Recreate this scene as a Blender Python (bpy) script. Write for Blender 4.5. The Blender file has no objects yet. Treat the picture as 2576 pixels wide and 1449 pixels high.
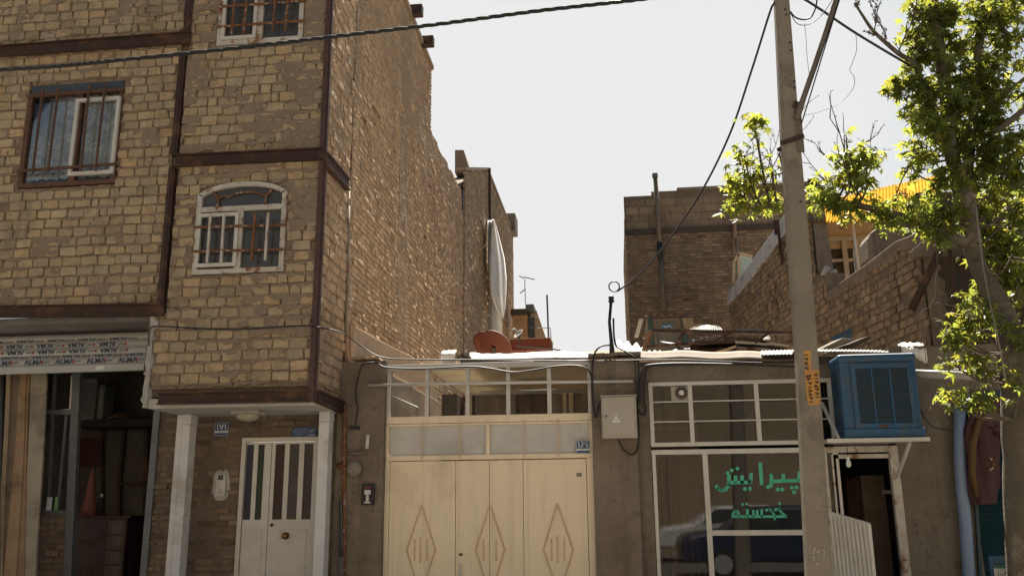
import bpy, math, random
import numpy as np
from mathutils import Vector, noise
random.seed(7); rng = np.random.default_rng(7)
S = bpy.context.scene; COL = S.collection
R = math.radians

# ---------------------------------------------------------------- camera
FPX = 2230.0; TH = R(13.72); PS = R(6.56); EP = 0.0097
vF = Vector((-math.sin(PS)*math.cos(TH), math.cos(PS)*math.cos(TH), math.sin(TH)))
_r = Vector((math.cos(PS), math.sin(PS), 0)); _u = _r.cross(vF)
vU = (_u*math.cos(EP) + _r*math.sin(EP)).normalized()
vR = (_r*math.cos(EP) - _u*math.sin(EP)).normalized()
CAM = Vector((0, 0, 1.5))
cd = bpy.data.cameras.new('camera'); cam = bpy.data.objects.new('camera', cd); COL.objects.link(cam)
from mathutils import Matrix
cam.matrix_world = Matrix(((vR.x, vU.x, -vF.x, 0), (vR.y, vU.y, -vF.y, 0), (vR.z, vU.z, -vF.z, 1.5), (0, 0, 0, 1)))
cd.sensor_width = 36; cd.lens = 36*FPX/2576; cd.clip_end = 2000; cd.clip_start = .05
S.camera = cam
# ---------------------------------------------------------------- world, sun
SUN_EL = R(58); SUN_AZ = R(1.5)       # azimuth from +Y towards +X
W = bpy.data.worlds.new('World'); S.world = W; W.use_nodes = True
nt = W.node_tree; nt.nodes.clear()
sky = nt.nodes.new('ShaderNodeTexSky'); sky.sky_type = 'NISHITA'; sky.sun_disc = False
sky.sun_elevation = SUN_EL; sky.sun_rotation = SUN_AZ; sky.dust_density = 2.2; sky.air_density = 1.0; sky.ozone_density = 1.0
bg = nt.nodes.new('ShaderNodeBackground'); bg.inputs[1].default_value = 0.05
wo = nt.nodes.new('ShaderNodeOutputWorld')
tn = nt.nodes.new('ShaderNodeMix'); tn.data_type = 'RGBA'; tn.blend_type = 'MULTIPLY'; tn.inputs[0].default_value = 1; tn.inputs[7].default_value = (.52, .515, .445, 1)
dk = nt.nodes.new('ShaderNodeMix'); dk.data_type = 'RGBA'; dk.blend_type = 'DARKEN'; dk.inputs[0].default_value = 1; dk.inputs[7].default_value = (3.767, 3.767, 3.767, 1)   # milky haze: the sky saturates to an even white
hz = nt.nodes.new('ShaderNodeMix'); hz.data_type = 'RGBA'; hz.inputs[7].default_value = (3.880, 3.880, 3.880, 1)   # bright haze low under the sun
tc = nt.nodes.new('ShaderNodeTexCoord'); dp = nt.nodes.new('ShaderNodeVectorMath'); dp.operation = 'DOT_PRODUCT'; dp.inputs[1].default_value = (-.07, .93, .37)
mr = nt.nodes.new('ShaderNodeMapRange'); mr.interpolation_type = 'SMOOTHSTEP'; mr.inputs[1].default_value = .84; mr.inputs[2].default_value = .975
nt.links.new(tc.outputs['Generated'], dp.inputs[0]); nt.links.new(dp.outputs['Value'], mr.inputs[0]); nt.links.new(mr.outputs[0], hz.inputs[0])
nt.links.new(sky.outputs[0], tn.inputs[6]); nt.links.new(tn.outputs[2], hz.inputs[6]); nt.links.new(hz.outputs[2], dk.inputs[6]); nt.links.new(dk.outputs[2], bg.inputs[0]); nt.links.new(bg.outputs[0], wo.inputs[0])
sd = bpy.data.lights.new('sun', 'SUN'); sd.energy = 4.6; sd.angle = R(0.5); sd.color = (1, .93, .82)
sun = bpy.data.objects.new('sun', sd); COL.objects.link(sun)
sdir = Vector((math.sin(SUN_AZ)*math.cos(SUN_EL), math.cos(SUN_AZ)*math.cos(SUN_EL), math.sin(SUN_EL)))
sun.rotation_euler = sdir.to_track_quat('Z', 'Y').to_euler(); sun.location = (0, 0, 30)
S.view_settings.view_transform = 'Standard'; S.view_settings.look = 'None'; S.view_settings.exposure = 2.15
S.view_settings.gamma = 1

# ---------------------------------------------------------------- helpers
def ray(x, y): return vF + vR*((x-1288)/FPX) + vU*((724.5-y)/FPX)
def at(x, y, Y):
    d = ray(x, y); return CAM + d*(Y/d.y)
def atX(x, y, X):
    d = ray(x, y); return CAM + d*(X/d.x)
def atZ(x, y, Z):
    d = ray(x, y); return CAM + d*((Z-1.5)/d.z)
def onp(x, y, p, n):
    d = ray(x, y); return CAM + d*((p-CAM).dot(n)/d.dot(n))

ORG = {}
def tag(o, label=None, cat=None, group=None, kind=None):
    if label: o['label'] = label
    if cat: o['category'] = cat
    if group: o['group'] = group
    if kind: o['kind'] = kind
    return o
def thing(name, label, cat, loc=(0, 0, 0), group=None):
    o = bpy.data.objects.new(name, None); COL.objects.link(o); o.location = loc
    o.empty_display_size = .1
    ORG[o.name] = Vector(loc); return tag(o, label, cat, group)

class MB:
    def __init__(s): s.v = []; s.f = []; s.m = []; s.mi = 0
    def quad(s, *p):
        n = len(s.v); s.v += [Vector(q) for q in p]; s.f.append(tuple(range(n, n+len(p)))); s.m.append(s.mi); return s
    def hexa(s, a, b):   # two loops of equal length
        n = len(s.v); k = len(a); s.v += [Vector(q) for q in a]+[Vector(q) for q in b]
        s.f.append(tuple(range(n+k-1, n-1, -1))); s.f.append(tuple(range(n+k, n+2*k))); s.m += [s.mi]*2
        for i in range(k):
            j = (i+1) % k; s.f.append((n+i, n+j, n+k+j, n+k+i)); s.m.append(s.mi)
        return s
    def box(s, x0, x1, y0, y1, z0, z1):
        return s.hexa([(x0, y0, z0), (x1, y0, z0), (x1, y1, z0), (x0, y1, z0)], [(x0, y0, z1), (x1, y0, z1), (x1, y1, z1), (x0, y1, z1)])
    def prism(s, pts, ext):
        e = Vector(ext); return s.hexa([Vector(p) for p in pts], [Vector(p)+e for p in pts])
    def bar(s, a, b, w, h=None, up=(0, 0, 1), sh=0):
        a = Vector(a); b = Vector(b); h = h or w; d = (b-a).normalized(); u = Vector(up)
        if abs(d.dot(u)) > .95: u = Vector((0, 1, 0))
        sd_ = d.cross(u).normalized(); u = sd_.cross(d).normalized()
        c = [sd_*w/2+u*h/2, sd_*-w/2+u*h/2, sd_*-w/2-u*h/2, sd_*w/2-u*h/2]
        return s.hexa([a+q for q in c], [b+q for q in c])
    def tube(s, pts, r, n=8, cap=True):
        pts = [Vector(p) for p in pts]; k = len(pts)
        rr = r if isinstance(r, (list, tuple)) else [r]*k
        b0 = len(s.v); prev = None
        for i in range(k):
            d = (pts[min(i+1, k-1)]-pts[max(i-1, 0)]).normalized()
            if prev is None:
                u = Vector((0, 0, 1)) if abs(d.z) < .9 else Vector((0, 1, 0))
            else: u = prev
            sd_ = d.cross(u).normalized(); u = sd_.cross(d).normalized(); prev = u
            for j in range(n):
                a = 2*math.pi*j/n; s.v.append(pts[i]+(sd_*math.cos(a)+u*math.sin(a))*rr[i])
        for i in range(k-1):
            for j in range(n):
                j2 = (j+1) % n; s.f.append((b0+i*n+j, b0+i*n+j2, b0+(i+1)*n+j2, b0+(i+1)*n+j)); s.m.append(s.mi)
        if cap:
            s.f.append(tuple(range(b0+n-1, b0-1, -1))); s.f.append(tuple(range(b0+(k-1)*n, b0+k*n))); s.m += [s.mi]*2
        return s
    def lathe(s, c, prof, n=24, axis=(0, 0, 1)):
        ax = Vector(axis).normalized(); u = Vector((1, 0, 0)) if abs(ax.x) < .9 else Vector((0, 1, 0))
        a1 = ax.cross(u).normalized(); a2 = ax.cross(a1); c = Vector(c); b0 = len(s.v)
        for r, h in prof:
            for j in range(n):
                t = 2*math.pi*j/n; s.v.append(c+ax*h+(a1*math.cos(t)+a2*math.sin(t))*r)
        for i in range(len(prof)-1):
            for j in range(n):
                j2 = (j+1) % n; s.f.append((b0+i*n+j, b0+i*n+j2, b0+(i+1)*n+j2, b0+(i+1)*n+j)); s.m.append(s.mi)
        s.f.append(tuple(range(b0, b0+n))); s.f.append(tuple(range(b0+(len(prof)-1)*n, b0+len(prof)*n))); s.m += [s.mi]*2
        return s
    def grid(s, fn, nu, nv):
        b = len(s.v)
        for i in range(nu+1):
            for j in range(nv+1): s.v.append(Vector(fn(i/nu, j/nv)))
        for i in range(nu):
            for j in range(nv):
                a = b+i*(nv+1)+j; s.f.append((a, a+nv+1, a+nv+2, a+1)); s.m.append(s.mi)
        return s
    def build(s, name, mats, parent=None, smooth=False, bevel=0, label=None, cat=None, group=None, kind=None, thick=0, vcol=None):
        if parent is not None: org = ORG[parent.name]
        else:
            if kind or not s.v: org = Vector((0, 0, 0))
            else:
                n = len(s.v); org = Vector((sum(v.x for v in s.v)/n, sum(v.y for v in s.v)/n, min(v.z for v in s.v)))
        me = bpy.data.meshes.new(name)
        me.from_pydata([tuple(v-org) for v in s.v], [], s.f)
        if not isinstance(mats, (list, tuple)): mats = [mats]
        for m in mats: me.materials.append(m)
        if len(mats) > 1: me.polygons.foreach_set('material_index', s.m)
        if vcol is not None:
            ca = me.color_attributes.new('tint', 'FLOAT_COLOR', 'POINT')
            a = np.ones((len(s.v), 4), dtype=np.float32); a[:, :3] = np.asarray(vcol); ca.data.foreach_set('color', a.ravel())
        me.validate()
        if smooth: me.polygons.foreach_set('use_smooth', [True]*len(me.polygons))
        me.update()
        o = bpy.data.objects.new(name, me); COL.objects.link(o)
        if thick:
            md = o.modifiers.new('t', 'SOLIDIFY'); md.thickness = thick
        if bevel:
            md = o.modifiers.new('b', 'BEVEL'); md.width = bevel; md.segments = 2; md.limit_method = 'ANGLE'; md.angle_limit = R(40)
        if parent is not None: o.parent = parent
        else: o.location = org
        ORG[o.name] = org
        return tag(o, label, cat, group, kind)

# ---------------------------------------------------------------- materials
def newmat(name):
    m = bpy.data.materials.new(name); m.use_nodes = True; n = m.node_tree; n.nodes.clear()
    out = n.nodes.new('ShaderNodeOutputMaterial'); p = n.nodes.new('ShaderNodeBsdfPrincipled')
    n.links.new(p.outputs[0], out.inputs[0]); return m, n, p, out
def nz(n, scale, detail=5, rough=.6, vec=None, dist=0):
    g = n.nodes.new('ShaderNodeNewGeometry') if vec is None else None
    t = n.nodes.new('ShaderNodeTexNoise'); t.inputs['Scale'].default_value = scale; t.inputs['Detail'].default_value = detail
    t.inputs['Roughness'].default_value = rough; t.inputs['Distortion'].default_value = dist
    n.links.new(g.outputs['Position'] if vec is None else vec, t.inputs['Vector']); return t.outputs['Fac']
def ramp(n, fac, a, b):
    r = n.nodes.new('ShaderNodeMapRange'); r.inputs[1].default_value = a; r.inputs[2].default_value = b
    n.links.new(fac, r.inputs[0]); return r.outputs[0]
def mixc(n, fac, a, b, mode='MIX'):
    m = n.nodes.new('ShaderNodeMix'); m.data_type = 'RGBA'; m.blend_type = mode; m.clamp_result = True
    if isinstance(fac, float): m.inputs[0].default_value = fac
    else: n.links.new(fac, m.inputs[0])
    for i, c in ((6, a), (7, b)):
        if isinstance(c, tuple): m.inputs[i].default_value = (*c, 1)
        else: n.links.new(c, m.inputs[i])
    return m.outputs[2]
def bumpn(n, p, fac, strength, dist=.01):
    b = n.nodes.new('ShaderNodeBump'); b.inputs['Strength'].default_value = strength; b.inputs['Distance'].default_value = dist
    n.links.new(fac, b.inputs['Height']); n.links.new(b.outputs[0], p.inputs['Normal'])
def wear(n, c, amt, streak=(3.2, 3.2, .35), crack=False):
    g = n.nodes.new('ShaderNodeNewGeometry'); mp = n.nodes.new('ShaderNodeMapping'); mp.inputs['Scale'].default_value = streak
    n.links.new(g.outputs['Position'], mp.inputs['Vector'])
    r_ = ramp(n, nz(n, 2.2, 7, .65, vec=mp.outputs[0]), .50, .68); k = n.nodes.new('ShaderNodeMath'); k.operation = 'MULTIPLY'; k.inputs[1].default_value = amt; n.links.new(r_, k.inputs[0])
    c = mixc(n, k.outputs[0], c, (.09, .072, .055))
    if crack:
        v = n.nodes.new('ShaderNodeTexVoronoi'); v.feature = 'DISTANCE_TO_EDGE'; v.inputs['Scale'].default_value = 1.7
        dn = n.nodes.new('ShaderNodeTexNoise'); dn.inputs['Scale'].default_value = 4; dn.inputs['Detail'].default_value = 6; n.links.new(g.outputs['Position'], dn.inputs['Vector'])
        ad = n.nodes.new('ShaderNodeVectorMath'); ad.operation = 'MULTIPLY_ADD'; ad.inputs[1].default_value = (.5, .5, .5); n.links.new(dn.outputs['Color'], ad.inputs[0]); n.links.new(g.outputs['Position'], ad.inputs[2]); n.links.new(ad.outputs[0], v.inputs['Vector'])
        a = ramp(n, v.outputs['Distance'], .007, .002); b = ramp(n, nz(n, .9, 2), .55, .75); m = n.nodes.new('ShaderNodeMath'); m.operation = 'MULTIPLY'; n.links.new(a, m.inputs[0]); n.links.new(b, m.inputs[1])
        c = mixc(n, m.outputs[0], c, (.05, .04, .032))
    return c
def pm(name, c1, c2=None, scale=6, rough=.8, bump=.3, metal=0, lo=.35, hi=.65, bs=60, spec=.4, c3=None, s3=1.5, dist=.006, worn=0, crack=False):
    m, n, p, o = newmat(name)
    c2 = c2 or tuple(x*.72 for x in c1)
    c = mixc(n, ramp(n, nz(n, scale), lo, hi), c1, c2)
    if bump >= .6: c = mixc(n, ramp(n, nz(n, 85, 3, .8), .48, .62), c, tuple(x*.62 for x in c1))
    if c3: c = mixc(n, ramp(n, nz(n, s3, 7, .7), .53, .62), c, c3)
    if worn: c = wear(n, c, worn, crack=crack)
    n.links.new(c, p.inputs['Base Color']); p.inputs['Roughness'].default_value = rough; p.inputs['Metallic'].default_value = metal
    p.inputs['Specular IOR Level'].default_value = spec
    if bump: bumpn(n, p, nz(n, bs, 4), bump, dist)
    return m
def brickmat(name, c1, c2, dirt, mort=(.24, .18, .125)):
    m, n, p, o = newmat(name)
    a = n.nodes.new('ShaderNodeAttribute'); a.attribute_name = 'tint'
    c = mixc(n, ramp(n, nz(n, 9, 5), .35, .7), c1, c2)
    c = mixc(n, 1.0, c, a.outputs['Color'], 'MULTIPLY')
    c = mixc(n, ramp(n, nz(n, 15, 8, .75), .50, .68), c, mort)           # mortar smeared over the bricks
    c = mixc(n, ramp(n, nz(n, 1.1, 6, .65), .5, .8), c, dirt)
    c = mixc(n, ramp(n, nz(n, 75, 5, .75), .56, .70), c, (.13, .10, .07))
    c = wear(n, c, .38, (2.2, 2.2, .5))
    n.links.new(c, p.inputs['Base Color']); p.inputs['Roughness'].default_value = .95; p.inputs['Specular IOR Level'].default_value = .15
    bumpn(n, p, nz(n, 42, 8, .75), 1.0, .02); return m
def glassmat(name, tint=(.9, .92, .92), alpha=.25, rough=.02, dirt=.0, dcol=(.5, .47, .42)):
    m, n, p, o = newmat(name); n.nodes.remove(p)
    t = n.nodes.new('ShaderNodeBsdfTransparent'); t.inputs[0].default_value = (*tint, 1)
    g = n.nodes.new('ShaderNodeBsdfGlossy'); g.inputs['Roughness'].default_value = rough
    fr = n.nodes.new('ShaderNodeFresnel'); fr.inputs[0].default_value = 1.5
    mx = n.nodes.new('ShaderNodeMixShader'); ad = n.nodes.new('ShaderNodeMath'); ad.operation = 'ADD'; ad.inputs[1].default_value = alpha
    n.links.new(fr.outputs[0], ad.inputs[0]); n.links.new(ad.outputs[0], mx.inputs[0]); n.links.new(t.outputs[0], mx.inputs[1]); n.links.new(g.outputs[0], mx.inputs[2])
    last = mx.outputs[0]
    if dirt:
        d = n.nodes.new('ShaderNodeBsdfDiffuse'); d.inputs[0].default_value = (*dcol, 1)
        m2 = n.nodes.new('ShaderNodeMixShader'); f = ramp(n, nz(n, 3, 6), 0.0, 1.0)
        k = n.nodes.new('ShaderNodeMath'); k.operation = 'MULTIPLY'; k.inputs[1].default_value = dirt*2; n.links.new(f, k.inputs[0])
        n.links.new(k.outputs[0], m2.inputs[0]); n.links.new(last, m2.inputs[1]); n.links.new(d.outputs[0], m2.inputs[2]); last = m2.outputs[0]
    n.links.new(last, o.inputs[0]); return m

M_front = brickmat('brick_front', (.475, .355, .215), (.41, .31, .20), (.35, .27, .185), (.34, .265, .19))
M_side = brickmat('brick_side', (.53, .375, .245), (.45, .315, .205), (.40, .285, .19), (.43, .31, .21))
M_mside = pm('side_mortar', (.36, .265, .185), (.28, .205, .145), 12, .95, .6, bs=36, spec=.05, dist=.01)
M_back = brickmat('brick_back', (.27, .185, .125), (.22, .15, .105), (.17, .125, .095), (.2, .15, .115))
M_right = brickmat('brick_right', (.31, .225, .145), (.25, .18, .12), (.2, .15, .11), (.2, .155, .115))
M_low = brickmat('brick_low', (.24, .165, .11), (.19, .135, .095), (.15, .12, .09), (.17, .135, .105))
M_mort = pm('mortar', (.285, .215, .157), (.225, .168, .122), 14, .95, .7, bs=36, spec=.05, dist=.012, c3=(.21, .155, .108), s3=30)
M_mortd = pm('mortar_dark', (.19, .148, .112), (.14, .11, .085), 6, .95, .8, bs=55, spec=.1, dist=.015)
M_steel = pm('rust_brown_steel', (.055, .03, .022), (.035, .02, .016), 8, .7, .25, spec=.3, c3=(.11, .055, .03), s3=4)
M_angle = pm('red_oxide_steel', (.085, .045, .036), (.055, .032, .028), 8, .6, .2, spec=.3)
M_cement = pm('cement_render', (.235, .19, .148), (.175, .14, .108), 2.2, .95, .9, bs=38, spec=.1, c3=(.145, .118, .09), s3=7, dist=.012, worn=.55, crack=True)
M_cement2 = pm('cement_render_grey', (.2, .172, .14), (.155, .13, .104), 1.6, .95, .8, bs=38, spec=.1, c3=(.125, .103, .08), s3=5, dist=.012, worn=.5, crack=True)
M_dark = pm('dark_render', (.085, .07, .058), (.06, .05, .042), 3, .95, .9, bs=30, spec=.1, dist=.02)
M_white = pm('white_stone', (.56, .56, .56), (.50, .50, .50), 5, .6, .12, spec=.3, c3=(.38, .36, .33), s3=1.2)
M_wpaint = pm('white_paint', (.52, .50, .46), (.46, .44, .40), 6, .45, .1, spec=.4, c3=(.46, .43, .38), s3=3)
M_wrust = pm('flaking_white_paint', (.50, .47, .42), (.40, .36, .30), 9, .6, .3, spec=.3, c3=(.20, .085, .035), s3=6)
M_rust = pm('rusty_iron', (.20, .085, .035), (.12, .055, .028), 20, .85, .5, spec=.2, c3=(.38, .31, .24), s3=14)
M_brown = pm('brown_frame', (.12, .055, .03), (.075, .038, .024), 9, .6, .3, spec=.3)
M_cream = pm('cream_enamel', (.72, .605, .435), (.68, .57, .41), 1.4, .4, .35, spec=.4, c3=(.62, .51, .36), s3=1.3, bs=3.2, dist=.014, worn=.16)
M_creamd = pm('cream_edge', (.58, .44, .28), (.48, .35, .21), 6, .5, .1, spec=.4)
M_plaster = pm('plaster_white', (.42, .40, .37), (.32, .30, .27), 8, .95, .5, spec=.1)
M_soffit = pm('soffit_white', (.46, .43, .39), (.38, .36, .33), 4, .8, .2, spec=.2)
M_grey = pm('grey_paint', (.10, .105, .11), (.075, .08, .085), 7, .5, .15, spec=.4)
M_blk = pm('black_rubber', (.018, .018, .02), (.012, .012, .013), 20, .6, .1)
M_cable = pm('cable_black', (.022, .020, .020), (.014, .013, .013), 30, .55, .1)
M_conc = pm('pole_concrete', (.27, .235, .185), (.215, .185, .145), 2.5, .9, .6, bs=60, spec=.15, c3=(.17, .145, .115), s3=3)
M_blue = pm('cooler_blue', (.018, .08, .17), (.015, .065, .135), 5, .5, .15, spec=.4, c3=(.045, .075, .105), s3=6, worn=.35)
M_pvc = pm('pvc_blue', (.17, .235, .36), (.14, .195, .30), 3, .4, .05, spec=.5)
M_wood = pm('plank_wood', (.40, .265, .15), (.30, .195, .11), 5, .75, .3, spec=.2)
M_glassd = pm('window_glass_dark', (.06, .065, .07), (.045, .048, .052), 2.5, .1, 0, spec=.5)
M_glassb = pm('arch_glass', (.075, .07, .062), (.055, .053, .05), 3, .13, 0, spec=.5)
M_glass = glassmat('clear_glass', alpha=-.03, dirt=.004)
M_shopg = glassmat('shop_glass', tint=(.72, .72, .72), alpha=-.012, dirt=.012)
M_frost = pm('frosted_glass', (.47, .45, .42), (.41, .39, .36), 3.5, .35, .05, spec=.5, c3=(.36, .345, .31), s3=2)
M_tarp = pm('white_tarp', (.66, .62, .58), (.55, .52, .49), 3, .6, .2)
M_room = pm('room_dark', (.035, .03, .027), (.02, .018, .016), 4, .9, .2)
M_alu = pm('shutter_enamel', (.36, .36, .35), (.30, .30, .29), 4, .4, .05)
M_ink = pm('ink_navy', (.03, .045, .09), None, 9, .5, 0)
M_red = pm('print_red', (.27, .04, .03), None, 9, .5, 0)
M_signb = pm('sign_blue', (.022, .055, .16), (.02, .045, .13), 9, .4, .05)
M_signw = pm('sign_white', (.6, .62, .6), (.5, .52, .5), 20, .5, .05)
M_green = pm('sticker_green', (.055, .42, .27), (.05, .36, .23), 6, .5, .05)
M_asph = pm('asphalt', (.15, .14, .12), (.12, .11, .095), 3, .95, .6, bs=120)
M_pave = pm('paving', (.36, .33, .28), (.3, .27, .23), 3, .9, .5, bs=80)
M_plas = pm('yard_plaster', (.40, .29, .19), (.30, .21, .14), 5, .95, .8, bs=30, spec=.1)

# ---------------------------------------------------------------- ground
MB().box(-60, 60, -60, 7.0, -.4, 0).build('road', M_asph, kind='structure')
MB().box(-60, 60, 7.0, 60, -.4, .13).build('pavement', M_pave, kind='structure')

# ---------------------------------------------------------------- brick walls
def rough_wall(name, o, u, n, inside, ur, vr, bw, bh, joint, mats, parent=None, seed=0, depth=.014, grid=.04, jit=.005, mort=-.012, mamp=.013,
               hide=0.0, tint=.16, label=None, inset=.009, skip=.006, smear=0, hidef=None, rag=1, wave=.0, prd=1.0, crack=.0045):
    """Bricks as solid chamfered blocks over a lumpy mortar sheet, both one wall. o origin, u along, n outward, v = z."""
    o = Vector(o); u = Vector(u).normalized(); n = Vector(n).normalized(); z = Vector((0, 0, 1))
    inside0 = inside; inside = lambda a_, b_: ur[0] <= a_ <= ur[1] and inside0(a_, b_)
    rs = random.Random(seed); mb = MB(); cols = []
    oo = np.array(o); uu = np.array(u); nn_ = np.array(n)
    def P(a, b, d): return Vector(oo+uu*a+nn_*d+np.array((0, 0, b)))
    rows = int((vr[1]-vr[0])/bh)
    def wv(a_, b_): return wave*(noise.noise(Vector((a_*.9, b_*1.3, seed)))+.5*noise.noise(Vector((a_*2.6, b_*2, seed+5)))) if wave else 0
    for r in range(rows):
        v0 = vr[0]+r*bh; off = (r % 2)*bw*.5+rs.uniform(-.03, .03); a = ur[0]-bw+off
        wob = rs.uniform(-.004, .004)
        while a < ur[1]:
            w = bw*rs.uniform(.84, 1.08)
            if rs.random() < .09: w *= rs.uniform(.4, .65)
            a0 = a+joint/2; a1 = a+w-joint/2; b0 = v0+joint/2+rs.uniform(-.003, .003)+wob; b1 = v0+bh-joint/2+rs.uniform(-.005, .003)+wob
            a += w
            if a1-a0 < .04: continue
            # clip to the outline
            am = (a0+a1)/2; bm = (b0+b1)/2
            t = [inside(x_, y_) for x_ in (a0, am, a1) for y_ in (b0, b1)]
            if not all(t):
                if not any(t): continue
                k = 0
                while k < 10 and not (inside(a0, b0) and inside(a0, b1)): a0 += (am-a0)*.2+.002; k += 1
                k = 0
                while k < 10 and not (inside(a1, b0) and inside(a1, b1)): a1 -= (a1-am)*.2+.002; k += 1
                if a1-a0 < .05 or not all(inside(x_, y_) for x_ in (a0, a1) for y_ in (b0, b1)): continue
            if rs.random() < skip: continue
            d = rs.gauss(0, jit); i = inset; c = .012
            q = lambda s_=1: rs.uniform(-.004, .004)*s_*rag
            outer = [(a0+c, b0), (a1-c, b0), (a1, b0+c), (a1, b1-c), (a1-c, b1), (a0+c, b1), (a0, b1-c), (a0, b0+c)]
            inn = [(x_+(i if x_ < am else -i)+q(), y_+(i if y_ < bm else -i)+q()) for x_, y_ in outer]
            base = len(mb.v); tl = rs.uniform(-.003, .003)*prd
            wq = wv(am, bm); outer = [(x_, y_+wq) for x_, y_ in outer]; inn = [(x_, y_+wq) for x_, y_ in inn]
            for x_, y_ in outer: mb.v.append(P(x_, y_, -.035))
            for x_, y_ in outer: mb.v.append(P(x_+q(), y_+q(), d-.007))
            for x_, y_ in inn: mb.v.append(P(x_, y_, d+q(.7)+tl*(1 if y_ > bm else -1)))
            mb.v.append(P(am+q(4), bm+wq+q(2), d+rs.uniform(-.002, .004)))
            for ring in (0, 8):
                for k in range(8):
                    j = (k+1) % 8; mb.f.append((base+ring+k, base+ring+j, base+ring+8+j, base+ring+8+k)); mb.m.append(0)
            for k in range(8): mb.f.append((base+16+k, base+16+(k+1) % 8, base+24)); mb.m.append(0)
            g = 1+rs.gauss(0, tint); g = max(.45, min(1.35, g)); h = rs.gauss(0, .035)
            if rs.random() < .03: g *= .8
            cols += [(min(1.3, g*(1+h)), g, g*(1-h))]*25
    # rough mortar set back in the joints, with beds of mortar smeared out over the brick edges
    def sheet(nu, vl, fn):
        du = (ur[1]-ur[0])/nu; idx = {}
        def vid(i, j):
            if (i, j) not in idx:
                mb.v.append(fn(ur[0]+i*du, vl[j])); cols.append((1, 1, 1)); idx[(i, j)] = len(mb.v)-1
            return idx[(i, j)]
        for i in range(nu):
            for j in range(len(vl)-1):
                if inside(ur[0]+(i+.5)*du, (vl[j]+vl[j+1])/2):
                    mb.f.append((vid(i, j), vid(i+1, j), vid(i+1, j+1), vid(i, j+1))); mb.m.append(1)
    nu = max(1, int((ur[1]-ur[0])/grid)); nv = max(1, int((vr[1]-vr[0])/grid)); j2 = joint/2
    def back(x_, y_):
        k = P(x_, y_, 0); h = noise.noise(k*9)*.6+noise.noise(k*22+Vector((9, 0, 0)))*.6
        if not smear: return P(x_, y_, mort+mamp*h)
        return P(x_, y_, -.030+.024*max(0, min(1, .35+2.2*h)))
    sheet(nu, [vr[0]+k*(vr[1]-vr[0])/nv for k in range(nv+1)], back)
    if smear:
        n2 = max(1, int((ur[1]-ur[0])/(grid*.75))); du = (ur[1]-ur[0])/n2
        for r in range(rows+1):
            vb = vr[0]+r*bh; prev = None
            for i in range(n2+1):
                x_ = ur[0]+i*du; k = P(x_, vb, 0)
                na = noise.noise(k*6); nb_ = noise.noise(k*17+Vector((3, 5, 1))); nc = noise.noise(k*1.3+Vector((7, 7, 7)))
                cov = hidef(x_, vb) if hidef else 0
                sm = .003+smear*max(0, na*.8+nb_*.6+nc*hide)+cov*bh*(.75+.4*na)
                top = vb+j2-crack+.003*nb_+(.006 if na+nb_ > .25 or cov > .5 else 0); bot = vb-j2-min(sm, bh*.95)
                d = prd*(.001+.004*na+.003*nb_+.006*min(1, sm/.03)*(.6+nc)); d = d*(1-cov)+cov*(.006+.006*noise.noise(k*2.5)+.004*noise.noise(k*9))
                row = []
                for (y_, dd) in ((top+(.004 if cov > .45 else 0), d-.001 if cov > .45 else -.028), (top-.001, d-(.003 if cov < .45 else 0)), ((top*.6+bot*.4), d+.002*nb_), (bot+.004, d), (bot, -.006)):
                    mb.v.append(P(x_, y_+wv(x_, y_), dd)); cols.append((1, 1, 1)); row.append(len(mb.v)-1)
                if prev and inside(x_-du/2, vb-j2) and inside(x_-du/2, bot+.002) and inside(x_-du/2, top):
                    for q0, q1, q2, q3 in zip(prev, row, row[1:], prev[1:]): mb.f.append((q0, q3, q2, q1)); mb.m.append(1)
                prev = row
    return mb.build(name, mats, parent, vcol=cols, label=label)

XS = at(810, 500, 9.2).x        # the corner of the bay and the long side wall
YB = 9.2; YG = 10.25
ZB = at(600, 1015, YB).z        # underside of the bay
def rects_out(rects):
    def f(a, b):
        for x0, x1, z0, z1 in rects:
            if x0 < a < x1 and z0 < b < z1: return False
        return True
    return f

house = thing('brick_house', 'tall rough brick house on the left with dark steel beams and a bay', 'house', (-5, 9.8, 0))
# windows of the front: world rectangles
w1 = (at(55, 350, YB).x, at(300, 330, YB).x, at(160, 467, YB).z, at(190, 208, YB).z)
w2 = (at(491, 580, YB).x, at(719, 580, YB).x, at(600, 688, YB).z, at(611, 457, YB).z)
w3 = (at(549, 60, YB).x, at(764, 60, YB).x, at(650, 110, YB).z, at(650, -150, YB).z)
colx = -5.02; XL = -8.6
zC1 = at(200, 768, YB).z; ZT = 8.4; bayL = at(374, 900, YB).x
w2c = (w2[0]+w2[1])/2; w2r = (w2[1]-w2[0])/2; zspring = at(610, 505, YB).z
def in_left(a, b):
    if a > colx-.04 or b < zC1+.0: return False
    if w1[0] < a < w1[1] and w1[2] < b < w1[3]: return False
    return True
def in_bay(a, b):
    if a > XS-.01: return False
    if b > zC1-.12 and a < colx+.05: return False
    if a < bayL+.03+.03*math.sin(b*23)*math.sin(b*7) or b < ZB+.17: return False
    if w3[0] < a < w3[1] and w3[2] < b < w3[3]: return False
    if w2[0] < a < w2[1] and w2[2] < b:
        e = (a-w2c)/w2r; top = zspring+(w2[3]-zspring)*math.sqrt(max(0, 1-e*e*.85))
        if b < top: return False
    return True
rough_wall('front_wall', (0, YB+.02, 0), (1, 0, 0), (0, -1, 0), in_left, (XL, colx), (zC1, ZT), .205, .118, .016, [M_front, M_mort], house, 1, grid=.026, hide=.8, tint=.085, smear=.045, rag=2.1, wave=.016, hidef=lambda a, b: .95 if noise.noise(Vector((a*2.3, b*3.2, 3))) > .42 else 0)
zb2 = at(815, 400, YB).z
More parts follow.
